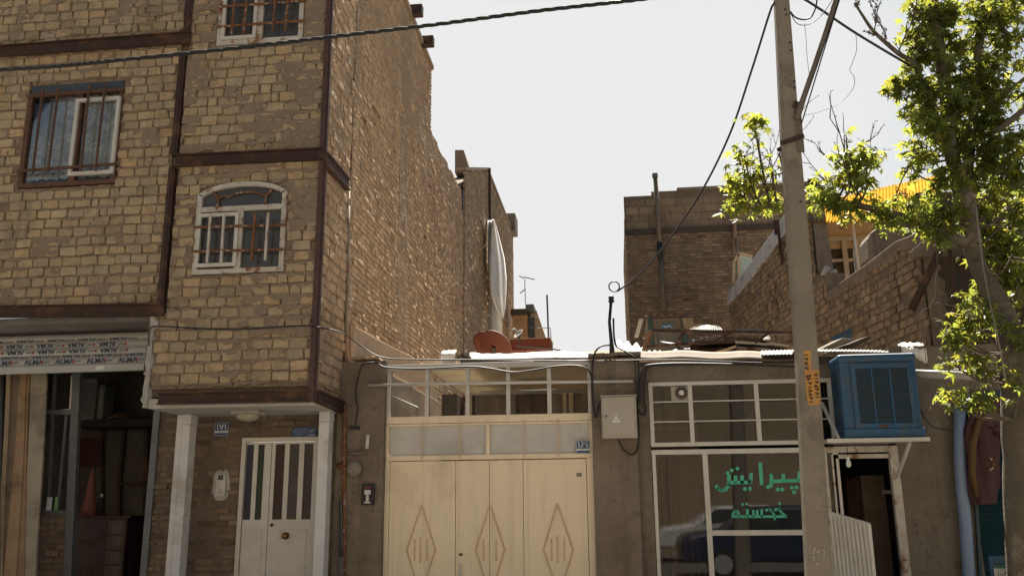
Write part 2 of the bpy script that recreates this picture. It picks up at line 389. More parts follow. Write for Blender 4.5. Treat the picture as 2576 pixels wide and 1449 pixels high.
rough_wall('bay_wall', (0, YB, 0), (1, 0, 0), (0, -1, 0), in_bay, (bayL, XS), (ZB+.1, ZT), .222, .122, .016, [M_front, M_mort], house, 2, grid=.026, hide=1.3, jit=.005, tint=.085, smear=.06, rag=2.3, wave=.018, hidef=lambda a, b: .95 if noise.noise(Vector((a*1.9, b*3.0, 8))) > (.28 if b < zb2 else .02) else 0)
# side wall: Y is u
ZS1 = atX(1060, 90, XS).z; ZS2 = 8.25; YS1 = 15.0; YS2 = atX(1166, 700, XS).y
def in_side(a, b):
    j = .05*noise.noise(Vector((a*3, 0, 7)))
    top = ZS1+j-.04*(a-11) if a < YS1 else ZS2+j
    if b > top: return False
    if a < YG and b < ZB+.1: return False
    return True
rough_wall('bay_side_wall', (XS, 0, 0), (0, 1, 0), (1, 0, 0), lambda a, b: in_side(a, b) and not (b < ZB+.15), (YB+.02, YG), (ZB+.1, ZS1+.4), .205, .122, .018, [M_side, M_mside], house, 3, crack=.009, grid=.035,
           hide=.8, jit=.005, tint=.09, smear=.04, rag=1.3, prd=.6, wave=.01)
def cover_side(a, b):
    c = max(0, min(1, (b-7.0+1.6*noise.noise(Vector((a*.8, b*.8, 2))))/1.0))*.5
    n1 = noise.noise(Vector((a*1.5, b*.9, 9)))+.3*noise.noise(Vector((a*6, b*6, 9)))
    if 12.75 < a+.12*n1 < 13.35: c = max(c, .95)
    if a < 10.45+.15*n1: c = max(c, .8)
    if n1 > .5: c = max(c, .7)
    return min(1, c)
rough_wall('side_wall', (XS, 0, 0), (0, 1, 0), (1, 0, 0), in_side, (YG, YS2), (.2, ZS1+.4), .20, .076, .014, [M_side, M_mside], house, 4, crack=.0115, grid=.045,
           hide=.7, jit=.004, tint=.10, smear=.010, hidef=cover_side, rag=.9, prd=.3, wave=.012)
# solid body behind the skins
b = MB()
b.box(XL, colx-.02, YB+.06, YB+.3, zC1, w1[2]-.01); b.box(XL, w1[0], YB+.06, YB+.3, w1[2]-.01, w1[3]+.01); b.box(w1[1], colx-.02, YB+.06, YB+.3, w1[2]-.01, w1[3]+.01)
b.box(XL, colx-.02, YB+.06, YB+.3, w1[3]+.01, ZT)
b.box(bayL+.02, w2[0], YB+.06, YB+.3, ZB+.1, zC1-.12); b.box(colx-.02, w2[0], YB+.06, YB+.3, zC1-.12, ZT); b.box(w2[1], XS-.05, YB+.06, YB+.3, ZB+.1, ZT)
b.box(w2[0], w2[1], YB+.06, YB+.3, ZB+.1, w2[2]); b.box(w2[0], w2[1], YB+.065, YB+.3, w2[3]+.0, w3[2])
b.box(XS-.3, XS-.045, YB+.3, YG, ZB+.1, ZS1-.2); b.box(XS-.3, XS-.045, YG, YS1, 0, ZS1-.2); b.box(XS-.3, XS-.045, YS1, YS2, 0, ZS2-.1)
b.box(XL, XS-.3, YG+3, YG+3.2, zC1, ZT); b.box(XL, XS-.3, YB+.3, YG+3, ZT-.15, ZT)
b.build('wall_core', M_mortd, house)
# smooth plaster low on the side wall
pq = [atX(x, y, XS+.03) for x, y in ((884, 815), (960, 858), (1035, 896), (1080, 925), (1100, 990), (1100, 1040), (884, 1040))]
MB().prism([v-Vector((.03, 0, 0)) for v in pq], (.03, 0, 0)).build('plaster_band', M_plas, house, bevel=.01)
# roofline lip and the two steel stubs at the top
mb = MB(); p0 = Vector((XS-.1, 11.5, ZS1-.02)); p1 = Vector((XS-.1, YS1, ZS1-.18))
mb.bar(p0, p1, .30, .10); mb.build('coping', M_side and M_mort, house, bevel=.02)
for (x0, y0, x1, y1) in ((1032, 18, 1063, 42), (1061, 96, 1091, 118)):
    a = atX(x0, (y0+y1)/2, XS); q = at(x1, (y0+y1)/2, a.y); h = at(x0, y0, a.y).z-at(x0, y1, a.y).z
    MB().box(XS-.15, q.x, a.y-.07, a.y+.07, a.z-h/2, a.z+h/2).build('beam_stub', M_steel, house)
# soffit slab of the bay
MB().box(bayL+.02, XS+.0, YB+.03, YG, ZB-.03, ZB+.08).build('soffit', M_soffit, house, bevel=.01)
mb = MB()
def lump(u, v):
    a = bayL-.02+.05*v; zz = ZB-.02+(zC1-.1-ZB)*u
    return (a+.028*noise.noise(Vector((zz*7, v*4, 3))), YB-.012+.02*noise.noise(Vector((zz*5, v*3, 1))), zz)
mb.grid(lump, 50, 4); mb.build('plaster_edge', M_plaster, house, thick=-.06)
MB().box(bayL-.02, bayL+.03, YB+.0, YG, ZB-.02, zC1-.1).build('bay_return', M_plaster, house)
# steel beams
def ibeam(name, a, b_, h, proud=.03, yy=YB, mat=M_steel):
    m = MB(); m.bar(a+Vector((0, .02, 0)), b_+Vector((0, .02, 0)), .03, h)
    up = Vector((0, 0, h/2)); f = Vector((0, -proud/2+.01, 0))
    m.bar(a+up+f, b_+up+f, proud+.03, .014, up=(0, 0, 1)); m.bar(a-up+f, b_-up+f, proud+.03, .014)
    return m.build(name, mat, house)
def hb(x0, y0, x1, y1, hpx, proud=.03):
    a = at(x0, y0, YB-.035); c = at(x1, y1, YB-.035); h = at(x0, y0-hpx/2, YB).z-at(x0, y0+hpx/2, YB).z
    return ibeam('beam', a, c, h, proud)
hb(-120, 139, 478, 95, 24); hb(440, 405, 812, 388, 26); hb(-120, 786, 411, 779, 27); hb(397, 1003, 781, 996, 26)
def sb(x0, y0, x1, y1, hpx):
    a = atX(x0, y0, XS+.03); c = atX(x1, y1, XS+.03); h = at(x0, y0-hpx/2, a.y).z-at(x0, y0+hpx/2, a.y).z
    m = MB(); m.bar(a, c, .04, h); up = Vector((0, 0, h/2)); m.bar(a+up, c+up, .09, .014); m.bar(a-up, c-up, .09, .014); return m.build('beam', M_steel, house)
sb(818, 400, 874, 466, 28); sb(797, 996, 862, 1026, 28)
# column of the front
def vcol(x0, y0, x1, y1, wpx, mat, xoff=0):
    a = at(x0, y0, YB-.01); c = at(x1, y1, YB-.01); w = wpx/235
    m = MB(); X = (a.x+c.x)/2
    m.box(X-w/2, X+w/2, YB-.025, YB+.05, min(a.z, c.z), max(a.z, c.z)); m.box(X-w*.18, X+w*.18, YB-.035, YB-.025, min(a.z, c.z), max(a.z, c.z))
    return m.build('column', mat, house)
vcol(479, 0, 472, 84, 19, M_steel); vcol(456, 140, 442, 390, 18, M_steel); vcol(430, 422, 407, 768, 17, M_steel)
MB().box(XS-.045, XS+.012, YB-.034, YB-.008, ZB+.0, ZT).box(XS+.0, XS+.03, YB-.008, YB+.04, ZB+.0, ZT).build('corner_angle', M_angle, house)
# ---- windows
def frame_rect(m, x0, x1, z0, z1, y, t, d=.05):
    m.box(x0, x1, y-d, y+d, z0, z0+t); m.box(x0, x1, y-d, y+d, z1-t, z1); m.box(x0, x0+t, y-d, y+d, z0+t, z1-t); m.box(x1-t, x1, y-d, y+d, z0+t, z1-t); return m
def xz(x, y, Y=YB): p = at(x, y, Y); return p.x, p.z
def mkwin(name='window', label=None):
    o = MB(); return o
# window 1
fr = frame_rect(MB(), w1[0]+.005, w1[1]-.005, w1[2]+.005, w1[3]-.1, YB+.045, .055, .03); mx_ = xz(188, 350)[0]
fr.box(mx_-.035, mx_+.035, YB+.015, YB+.075, w1[2]+.06, w1[3]-.155)
win1 = fr.build('window', M_brown, house, label='wide window with lace curtains behind rusty brown bars')
cur = MB(); cur.grid(lambda u, v: (w1[0]+.05+(w1[1]-w1[0]-.1)*u, YB+.085+.018*math.sin(u*60)+.012*math.sin(u*23+v*2), w1[2]+.12+(w1[3]-w1[2]-.24)*v), 90, 4)
m_, n_, p_, o_ = newmat('lace'); c_ = mixc(n_, ramp(n_, nz(n_, 38, 3, .6, dist=1.5), .48, .56), (.42, .42, .41), (.82, .81, .79)); c_ = mixc(n_, ramp(n_, nz(n_, 5, 4), .4, .65), c_, (.34, .34, .335))
n_.links.new(c_, p_.inputs['Base Color']); p_.inputs['Roughness'].default_value = .9
cur.build('curtain', m_, win1)
MB().box(w1[0]+.05, w1[1]-.05, YB+.045, YB+.05, w1[2]+.05, w1[3]-.14).build('pane', M_glass, win1)
MB().box(w1[0]+.02, w1[1]-.02, YB+.03, YB+.05, w1[3]-.1, w1[3]).build('transom', M_glassd, win1)
MB().box(w1[0], w1[1], YB+.28, YB+.30, w1[2]-.02, w1[3]).build('room_shade', M_room, win1)
a0, az = xz(171, 449); a1, bz = xz(300, 240)
a0 = xz(180, 350)[0]+.01; a1 = xz(290, 350)[0]+.02
frame_rect(MB(), a0, a1, az+.03, bz-.02, YB+.0, .042, .02).build('sash', M_wpaint, win1)
for x0, y0, x1, y1 in ((108, 225, 82, 437), (147, 222, 120, 435), (225, 213, 203, 430), (265, 210, 240, 430)):
    MB().tube([at(x0, y0, YB-.05), at(x1, y1, YB-.05)], .016, 6).build('bar', M_brown, win1)
for x0, y0, x1, y1 in ((66, 243, 311, 225), (42, 431, 294, 413)):
    MB().bar(at(x0, y0, YB-.035), at(x1, y1, YB-.035), .012, .035).build('bar', M_brown, win1)
# window 2 arched
def arch(x0, x1, z0, zs, zt, y, t, d, n=20, closed=True):
    m = MB(); c = (x0+x1)/2; r = (x1-x0)/2
    def pt(k, tt):
        e = -1+2*k/n; return (c+e*(r-tt), zs+(zt-zs-tt)*math.sqrt(max(0, 1-e*e*.85)))
    for k in range(n):
        A = pt(k, 0); B = pt(k+1, 0); C = pt(k+1, t); D = pt(k, t)
        m.prism([(A[0], y-d, A[1]), (B[0], y-d, B[1]), (C[0], y-d, C[1]), (D[0], y-d, D[1])], (0, 2*d, 0))
    zz = pt(0, 0)[1]
    m.box(x0, x0+t, y-d, y+d, z0+t, zz); m.box(x1-t, x1, y-d, y+d, z0+t, zz); m.box(x0, x1, y-d, y+d, z0, z0+t); return m
f2 = arch(w2[0]+.004, w2[1]-.004, w2[2]+.004, zspring, w2[3]-.004, YB+.02, .055, .035)
zr = xz(610, 524)[1]; f2.box(w2[0]+.05, w2[1]-.05, YB-.01, YB+.045, zr-.03, zr+.03)
xm = xz(601, 600)[0]; f2.box(xm-.035, xm+.035, YB-.008, YB+.045, w2[2]+.06, zr-.03)
win2 = f2.build('window', M_wrust, house, label='arched window with peeling white frame and short rusty bars')
g = MB(); c2 = w2c; n = 20; pts = [(w2[0]+.02, YB+.03, w2[2]+.02), (w2[1]-.02, YB+.03, w2[2]+.02)]
for k in range(n, -1, -1):
    e = -1+2*k/n; pts.append((w2c+e*(w2r-.02), YB+.03, zspring+(w2[3]-zspring-.02)*math.sqrt(1-e*e*.85)))
g.prism(pts, (0, .01, 0)); g.build('pane', M_glassb, win2)
g = MB(); q = [at(571, 497, YB), at(590, 488, YB), at(612, 484, YB), at(640, 483, YB), at(670, 493, YB)]
g.tube([Vector((v.x, YB-.0, v.z)) for v in q], .012, 6)
for A, B in (((533, 478), (549, 499)), ((549, 499), (546, 523)), ((688, 473), (669, 493)), ((669, 493), (667, 518)), ((549, 499), (571, 490))): g.tube([at(*A, YB), at(*B, YB)], .012, 6)
g.build('glazing_bar', M_rust, win2)
frame_rect(MB(), xz(497, 600)[0], xz(600, 600)[0], xz(550, 672)[1], xz(555, 538)[1], YB-.015, .04, .02).build('sash', M_wpaint, win2)
for i, (x0, y0, x1, y1) in enumerate(((530, 540, 521, 661), (564, 540, 556, 660), (642, 538, 633, 656), (675, 536, 667, 655))):
    MB().bar(at(x0, y0, YB-.065), at(x1, y1, YB-.065), .026, .026).build('bar', M_rust if i == 2 else M_wrust, win2)
for x0, y0, x1, y1 in ((489, 572, 718, 566), (483, 633, 716, 627)):
    MB().tube([at(x0, y0, YB-.042), at(x1, y1, YB-.042)], .016, 6).build('bar', M_rust, win2)
# window 3
f3 = frame_rect(MB(), w3[0]+.004, w3[1]-.004, w3[2]+.004, w3[3], YB+.02, .055, .035); xm = xz(655, 50)[0]; f3.box(xm-.035, xm+.035, YB-.01, YB+.05, w3[2]+.06, w3[3]-.06)
win3 = f3.build('window', M_wrust, house, label='top window with rust streaked frame and bars, cut by the picture edge')
MB().box(w3[0]+.03, w3[1]-.03, YB+.03, YB+.04, w3[2]+.03, w3[3]-.03).build('pane', M_glassb, win3)
frame_rect(MB(), xz(562, 50)[0], xz(648, 50)[0], xz(605, 101)[1], w3[3]-.1, YB-.015, .04, .02).build('sash', M_wpaint, win3)
for x0, y0, x1, y1 in ((596, -60, 582, 87), (627, -60, 612, 86), (699, -60, 685, 80), (730, -60, 717, 77)):
    MB().tube([at(x0, y0, YB-.065), at(x1, y1, YB-.065)], .016, 6).build('bar', M_rust, win3)
for x0, y0, x1, y1 in ((551, 18, 768, 3), (547, 68, 766, 53)):
    MB().tube([at(x0, y0, YB-.042), at(x1, y1, YB-.042)], .016, 6).build('bar', M_rust, win3)

# ---- ground floor wall of the house around the door
dx0 = at(600, 1270, YG).x; dx1 = at(803, 1200, YG).x; dz1 = at(700, 1099, YG).z
jx = at(375, 1300, YG).x
def in_low(a, b):
    if dx0 < a < dx1 and b < dz1: return False
    return True
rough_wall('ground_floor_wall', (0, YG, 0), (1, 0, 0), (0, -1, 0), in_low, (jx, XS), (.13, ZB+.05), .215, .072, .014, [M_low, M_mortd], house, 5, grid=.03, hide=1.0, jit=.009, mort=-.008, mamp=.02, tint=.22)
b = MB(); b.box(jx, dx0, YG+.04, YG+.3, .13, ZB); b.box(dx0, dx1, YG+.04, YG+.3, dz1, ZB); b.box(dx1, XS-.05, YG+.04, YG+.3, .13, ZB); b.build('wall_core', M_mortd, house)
# door
door_f = frame_rect(MB(), dx0+.004, dx1-.004, .1, dz1-.004, YG+.01, .05, .035)
door = door_f.build('door', M_wpaint, house, label='white two leaf steel door with slim coloured panes')
xs_ = at(676, 1280, YG).x
panes = [((622, 640), 'pane_blue', (.012, .016, .04)), ((651, 667), 'pane_green', (.012, .024, .015)), ((694.5, 718), 'pane_red', (.026, .012, .012)), ((730, 754), 'pane_grey', (.055, .05, .047)), ((767, 789), 'pane_brown', (.04, .03, .028))]
ztp = at(700, 1117, YG).z; zbp = at(700, 1306, YG).z
edges = []
for (a, b_), nm, c in panes:
    edges.append((at(a, 1116, YG).x, at(b_, 1116, YG).x, nm, c))
def leaf(x0, x1, ps):
    m = MB(); y0, y1 = YG-.005, YG+.03; xs2 = [x0]+[e for p_ in ps for e in p_[:2]]+[x1]
    m.box(x0, x1, y0, y1, .15, zbp); m.box(x0, x1, y0, y1, ztp, dz1-.06)
    for k in range(0, len(xs2), 2): m.box(xs2[k], xs2[k+1], y0, y1, zbp, ztp)
    m.box(x0+.06, x1-.06, y0-.008, y0, .25, at(700, 1331, YG).z)
    return m
leaf(dx0+.06, xs_-.004, edges[:2]).build('door_leaf', M_wpaint, door, bevel=.003)
leaf(xs_+.004, dx1-.06, edges[2:]).build('door_leaf', M_wpaint, door, bevel=.003)
for x0, x1, nm, c in edges:
    MB().box(x0, x1, YG+.01, YG+.02, zbp, ztp).build('pane', pm(nm, c, None, 5, .3, .05, spec=.25), door)
k = at(719, 1347, YG-.02); MB().lathe(k, [(.04, 0), (.04, .008), (.016, .012), (.016, .035), (.032, .042), (.034, .058), (.02, .068)], 20, (0, -1, 0)).build('knob', pm('brass', (.25, .13, .05), None, 20, .4, .1, metal=.7), door, smooth=True)
MB().lathe(at(684, 1320, YG-.01), [(.018, 0), (.018, .012), (.008, .014)], 14, (0, -1, 0)).build('keyhole', M_blk, door)
# white pillars below the bay
for px, wx, lb in ((469, .10, 'white stone clad pillar left of the house door'), (815, .12, 'white stone clad pillar at the right corner of the bay')):
    X = at(px, 1060, 9.85).x; t = thing('white_pillar', lb, 'pillar', (X, 9.9, .13))
    m = MB(); m.box(X-wx/2, X+wx/2, 9.85, 10.02, .13, ZB-.03-.12); m.build('shaft', M_white, t, bevel=.006)
    if px < 500: MB().box(X-wx/2-.07, X-wx/2-.004, 9.86, 10.02, .13, ZB-.035).build('side_slab', M_white, t, bevel=.004)
    MB().box(X-wx/2-.0, X+wx/2+.004, 9.846, 10.025, ZB-.148, ZB-.032).build('top_block', M_white, t, bevel=.006)
# ceiling lamp under the bay
p = atZ(628, 1040, ZB-.03); t = thing('ceiling_lamp', 'frosted oval lamp under the bay above the house door', 'lamp', p)
cx = at(628, 1040, 9.7).x
MB().box(cx-.16, cx+.16, 9.55, 9.75, ZB-.075, ZB-.03).build('base', M_plaster, t, bevel=.01)
m = MB(); m.lathe((cx, 9.65, ZB-.075), [(.13, 0), (.125, -.03), (.09, -.06), (.03, -.075)], 24); m.build('lamp_shade', pm('lampglass', (.4, .38, .3), None, 30, .3, .1), t, smooth=True)

# ---------------------------------------------------------------- writing
def strokes(m, lines, w, to3, depth=.003, n=Vector((0, -1, 0)), dots=()):
    """each line a list of 2D points; laid as thin raised strokes"""
    for L in lines:
        P3 = [to3(*q) for q in L]
        for a, c in zip(P3, P3[1:]):
            d = (c-a).normalized(); s = d.cross(n).normalized()*w/2; e = d*w*.3
            m.prism([a-e+s, c+e+s, c+e-s, a-e-s], n*depth)
    for q in dots:
        c = to3(*q[:2]); r = (q[2] if len(q) > 2 else .6)*w
        u = Vector((0, 0, 1)); s = u.cross(n).normalized()
        m.prism([c+(s*math.cos(t_)+u*math.sin(t_))*r for t_ in [2*math.pi*i/8 for i in range(8)]], n*depth)
def plate(name, label, cat, x0, y0, x1, y1, Y, mat, group=None, d=.008):
    a = at(x0, y0, Y); c = at(x1, y1, Y); xa = (at(x0, (y0+y1)/2, Y)).x; xb = at(x1, (y0+y1)/2, Y).x
    t = thing(name, label, cat, ((xa+xb)/2, Y, c.z), group)
    MB().box(xa, xb, Y-d, Y, c.z, a.z).build('plate', mat, t, bevel=.002); return t, (xa, xb, c.z, a.z)
def num_sign(label, x0, y0, x1, y1, Y, digits):
    t, (xa, xb, z0, z1) = plate('number_sign', label, 'sign', x0, y0, x1, y1, Y, M_signb, 'blue house number plates')
    W_ = xb-xa; H = z1-z0; to = lambda u, v: Vector((xa+u*W_, Y-.008, z0+v*H))
    m = MB(); strokes(m, [[(.03, .03), (.97, .03)], [(.97, .03), (.97, .97)], [(.97, .97), (.03, .97)], [(.03, .97), (.03, .03)]], .004, to, .002); m.build('border', M_signw, t)
    m = MB(); m.box(xa+.006, xb-.006, Y-.011, Y-.008, z0+H*.22, z0+H*.38); m.build('white_band', M_signw, t)
    m = MB(); strokes(m, digits, .013, to, .003); m.build('lettering', M_signw, t)
    m = MB()
    r = random.Random(int(x0))
    for k in range(9): strokes(m, [[(.15+k*.08, .27+r.random()*.06), (.19+k*.08, .27+r.random()*.06)]], .004, lambda u, v: to(u, v)+Vector((0, -.0035, 0)), .001)
    m.build('small_print', M_signb, t)
    return t
one = lambda x: [(x-.05, .84), (x, .66), (x, .48)]
num_sign('blue number plate reading 171 beside the white door', 540, 1062, 576, 1096, YG-.02, [one(.24), [(.38, .84), (.5, .48), (.62, .84)], one(.78)])
t, (xa, xb, z0, z1) = plate('post_sign', 'small dark blue postal code plate above the right of the white door', 'sign', 736, 1075, 797, 1097, YG-.02, M_signb)
W_ = xb-xa; H = z1-z0; to = lambda u, v: Vector((xa+u*W_, YG-.028, z0+v*H)); m = MB()
strokes(m, [[(.62, .02), (.62, .98)], [(.02, .5), (.6, .5)]], .004, to, .001)
for k, ch in enumerate('425192'):
    x = .08+k*.085; strokes(m, [[(x, .62), (x+.02, .88), (x+.045, .8)]] if k % 2 else [[(x+.02, .62), (x+.02, .88)], [(x+.02, .88), (x+.045, .82)]], .006, to, .001)
for k in range(5): x = .12+k*.09; strokes(m, [[(x, .16), (x+.03, .38)]] if k < 3 else [[(x, .26), (x+.01, .3)]], .006, to, .001)
strokes(m, [[(.7, .6), (.75, .42), (.82, .4), (.88, .55)], [(.74, .62), (.84, .78), (.92, .72)], [(.68, .15), (.95, .15)]], .012, to, .001)
m.build('lettering', pm('sign_pale', (.3, .36, .45), None, 9, .5, 0), t)
# intercom
t = thing('intercom', 'silver video door intercom set in white plaster beside the white door', 'intercom', at(557, 1249, YG))
cx, cz = xz(557, 1220, YG); m = MB(); N = 26; ring = []
for k in range(N):
    a = 2*math.pi*k/N; ca, sa = math.cos(a), math.sin(a); e = (abs(ca)**3+abs(sa)**3)**(-1/3)
    rr = 1+.22*noise.noise(Vector((k*.9, 3, 0))); ring.append(Vector((cx+ca*e*.105*rr, YG-.012, cz+sa*e*.175*rr)))
m.prism(ring, (0, .02, 0)); m.build('plaster_patch', M_plaster, t)
hx, hz = .062, .13
MB().box(cx-hx, cx+hx, YG-.035, YG-.012, cz-hz, cz+hz).build('panel', pm('alu', (.42, .42, .43), None, 9, .35, .05, metal=.3), t, bevel=.004)
MB().box(cx-.03, cx+.03, YG-.039, YG-.035, cz+.06, cz+.115).build('camera_window', M_blk, t)
MB().lathe((cx+.004, YG-.039, cz+.088), [(.018, 0), (.018, .006), (.009, .007), (.009, .003)], 16, (0, -1, 0)).build('lens', M_grey, t)
m = MB(); strokes(m, [[(-.02, -.05), (.02, -.05)], [(.02, -.05), (.028, -.062)], [(-.028, -.075), (.03, -.075)], [(-.02, -.09), (.02, -.09)]], .004, lambda u, v: Vector((cx+u, YG-.035, cz+v)), .003); m.build('button', M_grey, t)

# ---------------------------------------------------------------- left shop (open, under the house)
YSH = 9.62
shop = thing('roller_shutter', 'half raised white roller shutter printed ALMA over the dark workshop', 'shutter', (-6.3, YSH, 2.7))
za = at(180, 840, YSH).z; zb = at(180, 937, YSH).z; xl = -8.6; xr = at(369, 890, YSH).x
m = MB(); seg = []
rows = [(840, 858, .05), (858, 876, .03), (876, 893, .0), (893, 900, .02), (900, 918, .0), (918, 937, -.01)]
for (y0, y1, dd) in rows:
    a = at(180, y0, YSH).z; c = at(180, y1, YSH).z; N = 6
    for k in range(N):
        f0 = k/N; f1 = (k+1)/N; bul = lambda f: YSH+dd-.02*math.sin(math.pi*f)
        m.quad((xl, bul(f0), a+(c-a)*f0), (xr, bul(f0), a+(c-a)*f0), (xr, bul(f1), a+(c-a)*f1), (xl, bul(f1), a+(c-a)*f1))
m.build('slats', M_alu, shop, thick=.003)
def textpoly(body, size, to3, mb, flip=False):
    cu = bpy.data.curves.new('t', 'FONT'); cu.body = body; cu.size = size; cu.resolution_u = 2; cu.extrude = 0; cu.offset = size*.035
    o = bpy.data.objects.new('t', cu); COL.objects.link(o)
    dg = bpy.context.evaluated_depsgraph_get(); me = o.evaluated_get(dg).to_mesh()
    b0 = len(mb.v)
    w = max(v.co.x for v in me.vertices)
    for v in me.vertices:
        x, y = v.co.x, v.co.y
        if flip: x, y = w-x, size*.7-y
        mb.v.append(to3(x, y))
    for p_ in me.polygons:
        mb.f.append(tuple(b0+i for i in p_.vertices)); mb.m.append(mb.mi)
    o.evaluated_get(dg).to_mesh_clear(); bpy.data.objects.remove(o); bpy.data.curves.remove(cu); return w
ink = MB(); red = MB(); fnt = MB()
for (yb, hp, off, flip, dd) in ((857, 6, 85, True, .03), (873, 11, 60, True, .008), (890, 11, 70, True, -.022), (899, 5, 50, True, -.0), (915, 12, 36, False, -.022)):
    z_ = at(180, yb, YSH).z; sz = hp/225*1.35; x = -8.6+off/230
    while x < xr-.1:
        yy = YSH+dd-.004
        def to3(a, b_): return Vector((x+a*1.25, yy, z_+b_*(1 if hp > 8 else .55)))
        if x+.24 < xr: textpoly('ALMA', sz if hp > 8 else .07, to3, ink, flip)
        cx_ = x+(-.05 if flip else .225); cz_ = z_+hp/225*.45
        if cx_ < xr-.03: red.prism([Vector((cx_+.017*math.cos(t_), yy, cz_+.017*math.sin(t_)*(1 if hp > 8 else .5))) for t_ in [i*math.pi/5 for i in range(10)]], (0, -.002, 0))
        for k in range(4):
            x2 = cx_-.09+k*.016 if flip else cx_+.03+k*.016
            if x2 < xr-.02: fnt.box(x2, x2+.012, yy-.001, yy, cz_-.008, cz_+.004+.006*(k % 2))
        x += .39
ink.build('lettering', M_ink, shop); red.build('apple_mark', M_red, shop); fnt.build('small_print', M_grey, shop)
MB().box(xl, xr, YSH-.035, YSH-.016, at(180, 936, YSH).z, at(180, 920, YSH).z).build('bottom_rail', M_alu, shop, bevel=.004)
# stickers on the rail
a = at(252, 925, YSH-.04); MB().box(a.x-.05, a.x+.05, YSH-.038, YSH-.035, a.z-.022, a.z+.022).build('sticker', M_signw, shop)
# soffit over the shutter and shop shell: parts of the house
ws = at(180, 800, YB+.05).z
MB().box(XL, bayL-.03, YB+.06, YSH+.3, ws-.06, ws+.02).build('lintel_soffit', pm('sof', (.17, .155, .14), None, 3, .9, .3), house)
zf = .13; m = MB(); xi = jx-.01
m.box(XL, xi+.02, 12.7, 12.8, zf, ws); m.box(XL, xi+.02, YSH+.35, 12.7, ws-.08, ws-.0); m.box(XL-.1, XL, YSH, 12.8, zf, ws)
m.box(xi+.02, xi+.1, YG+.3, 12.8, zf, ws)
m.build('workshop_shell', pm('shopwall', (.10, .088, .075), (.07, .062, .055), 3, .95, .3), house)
MB().box(xi-.03, xi+.05, YG-.03, YG+.04, zf, ws-.05).build('jamb', pm('jamb', (.14, .145, .155), None, 5, .5, .1), house)
def in_all(a, b): return True
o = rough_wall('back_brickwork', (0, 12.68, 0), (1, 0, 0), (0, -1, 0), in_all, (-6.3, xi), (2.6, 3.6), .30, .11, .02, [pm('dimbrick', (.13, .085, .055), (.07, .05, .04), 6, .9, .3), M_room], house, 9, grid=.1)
# workshop window frame
Y = 10.15
t = thing('workshop_window', 'grey steel glazed screen standing on a low brick wall inside the workshop', 'window', at(150, 1449, Y))
A = lambda x, y: at(x, y, Y)
m = MB(); m.bar(A(196, 930), A(172, 1449), .10, .06, up=(0, 1, 0)); m.bar(A(118, 1037), A(190, 1037), .06, .06, up=(0, 1, 0))
m.bar(A(112, 1285), A(176, 1290), .05, .05); m.build('frame', M_grey, t)
m = MB()
for a, c in (((140, 935), (122, 1288)), ((168, 1045), (146, 1288))): m.bar(A(*a), A(*c), .03, .03)
m.build('mullion', M_grey, t)
m = MB(); m.bar(A(182, 945), A(177, 1028), .02, .02); m.bar(A(114, 1036), A(177, 1030), .02, .02); m.build('white_sash', M_wpaint, t)
for x0, x1, mt in ((121, 137, M_signw), (141, 152, pm('lime', (.2, .4, .15), None, 9, .5, 0))):
    a = A(x0, 1283); c = A(x1, 1250); MB().box(a.x, c.x, Y-.04, Y-.035, a.z, c.z).build('sticker', mt, t)
p = at(165, 1449, Y); rough_wall('low_wall', (0, Y, 0), (1, 0, 0), (0, -1, 0), in_all, (at(96, 1370, Y).x, at(170, 1370, Y).x), (.13, at(130, 1292, Y).z), .2, .075, .014, [M_low, M_mortd], t, 12, grid=.05, hide=1)
# planks
def plank(label, tl, tr, bl, br, Y, mat, thick=.03):
    t = MB(); nseg = 8; 
    for k in range(nseg):
        f0, f1 = k/nseg, (k+1)/nseg
        w = lambda f: .012*math.sin(f*6+tl[0])
        L = lambda f: at(tl[0]+(bl[0]-tl[0])*f, tl[1]+(bl[1]-tl[1])*f, Y-.25*f)+Vector((w(f), 0, 0)); Rr = lambda f: at(tr[0]+(br[0]-tr[0])*f, tr[1]+(br[1]-tr[1])*f, Y-.25*f)+Vector((w(f), 0, 0))
        t.prism([L(f0), Rr(f0), Rr(f1), L(f1)], (0, thick, 0))
    t.build('wooden_plank', mat, None, label=label, cat='plank', group='planks leaning in the workshop doorway')
woods = [pm('wood%d' % i, c, tuple(x*.75 for x in c), 4, .8, .3, bs=30, spec=.15, c3=tuple(x*.6 for x in c), s3=2) for i, c in enumerate([(.33, .25, .17), (.2, .15, .11), (.30, .20, .12), (.3, .26, .2), (.26, .165, .095)])]
plank('pale plank furthest left at the picture edge', (14, 938), (24, 938), (-10, 1640), (2, 1640), 9.95, woods[0])
plank('dark brown plank second from the left', (24, 938), (50, 938), (-8, 1640), (20, 1640), 9.97, woods[1])
plank('narrow orange plank with dark knots in the doorway', (50, 938), (66, 938), (-4, 1640), (34, 1640), 9.93, woods[2])
plank('thin rough edged plank beside the widest pale board', (66, 938), (76, 938), (30, 1640), (52, 1640), 9.94, woods[4])
plank('widest smooth pale board leaning in the workshop doorway', (76, 938), (116, 938), (50, 1640), (82, 1640), 9.95, woods[3])
MB().tube([at(2, 938, 9.8), at(-12, 1500, 9.75)], .03, 10).build('grey_pipe', M_grey, None, True, label='grey pipe standing at the far left picture edge', cat='pipe')
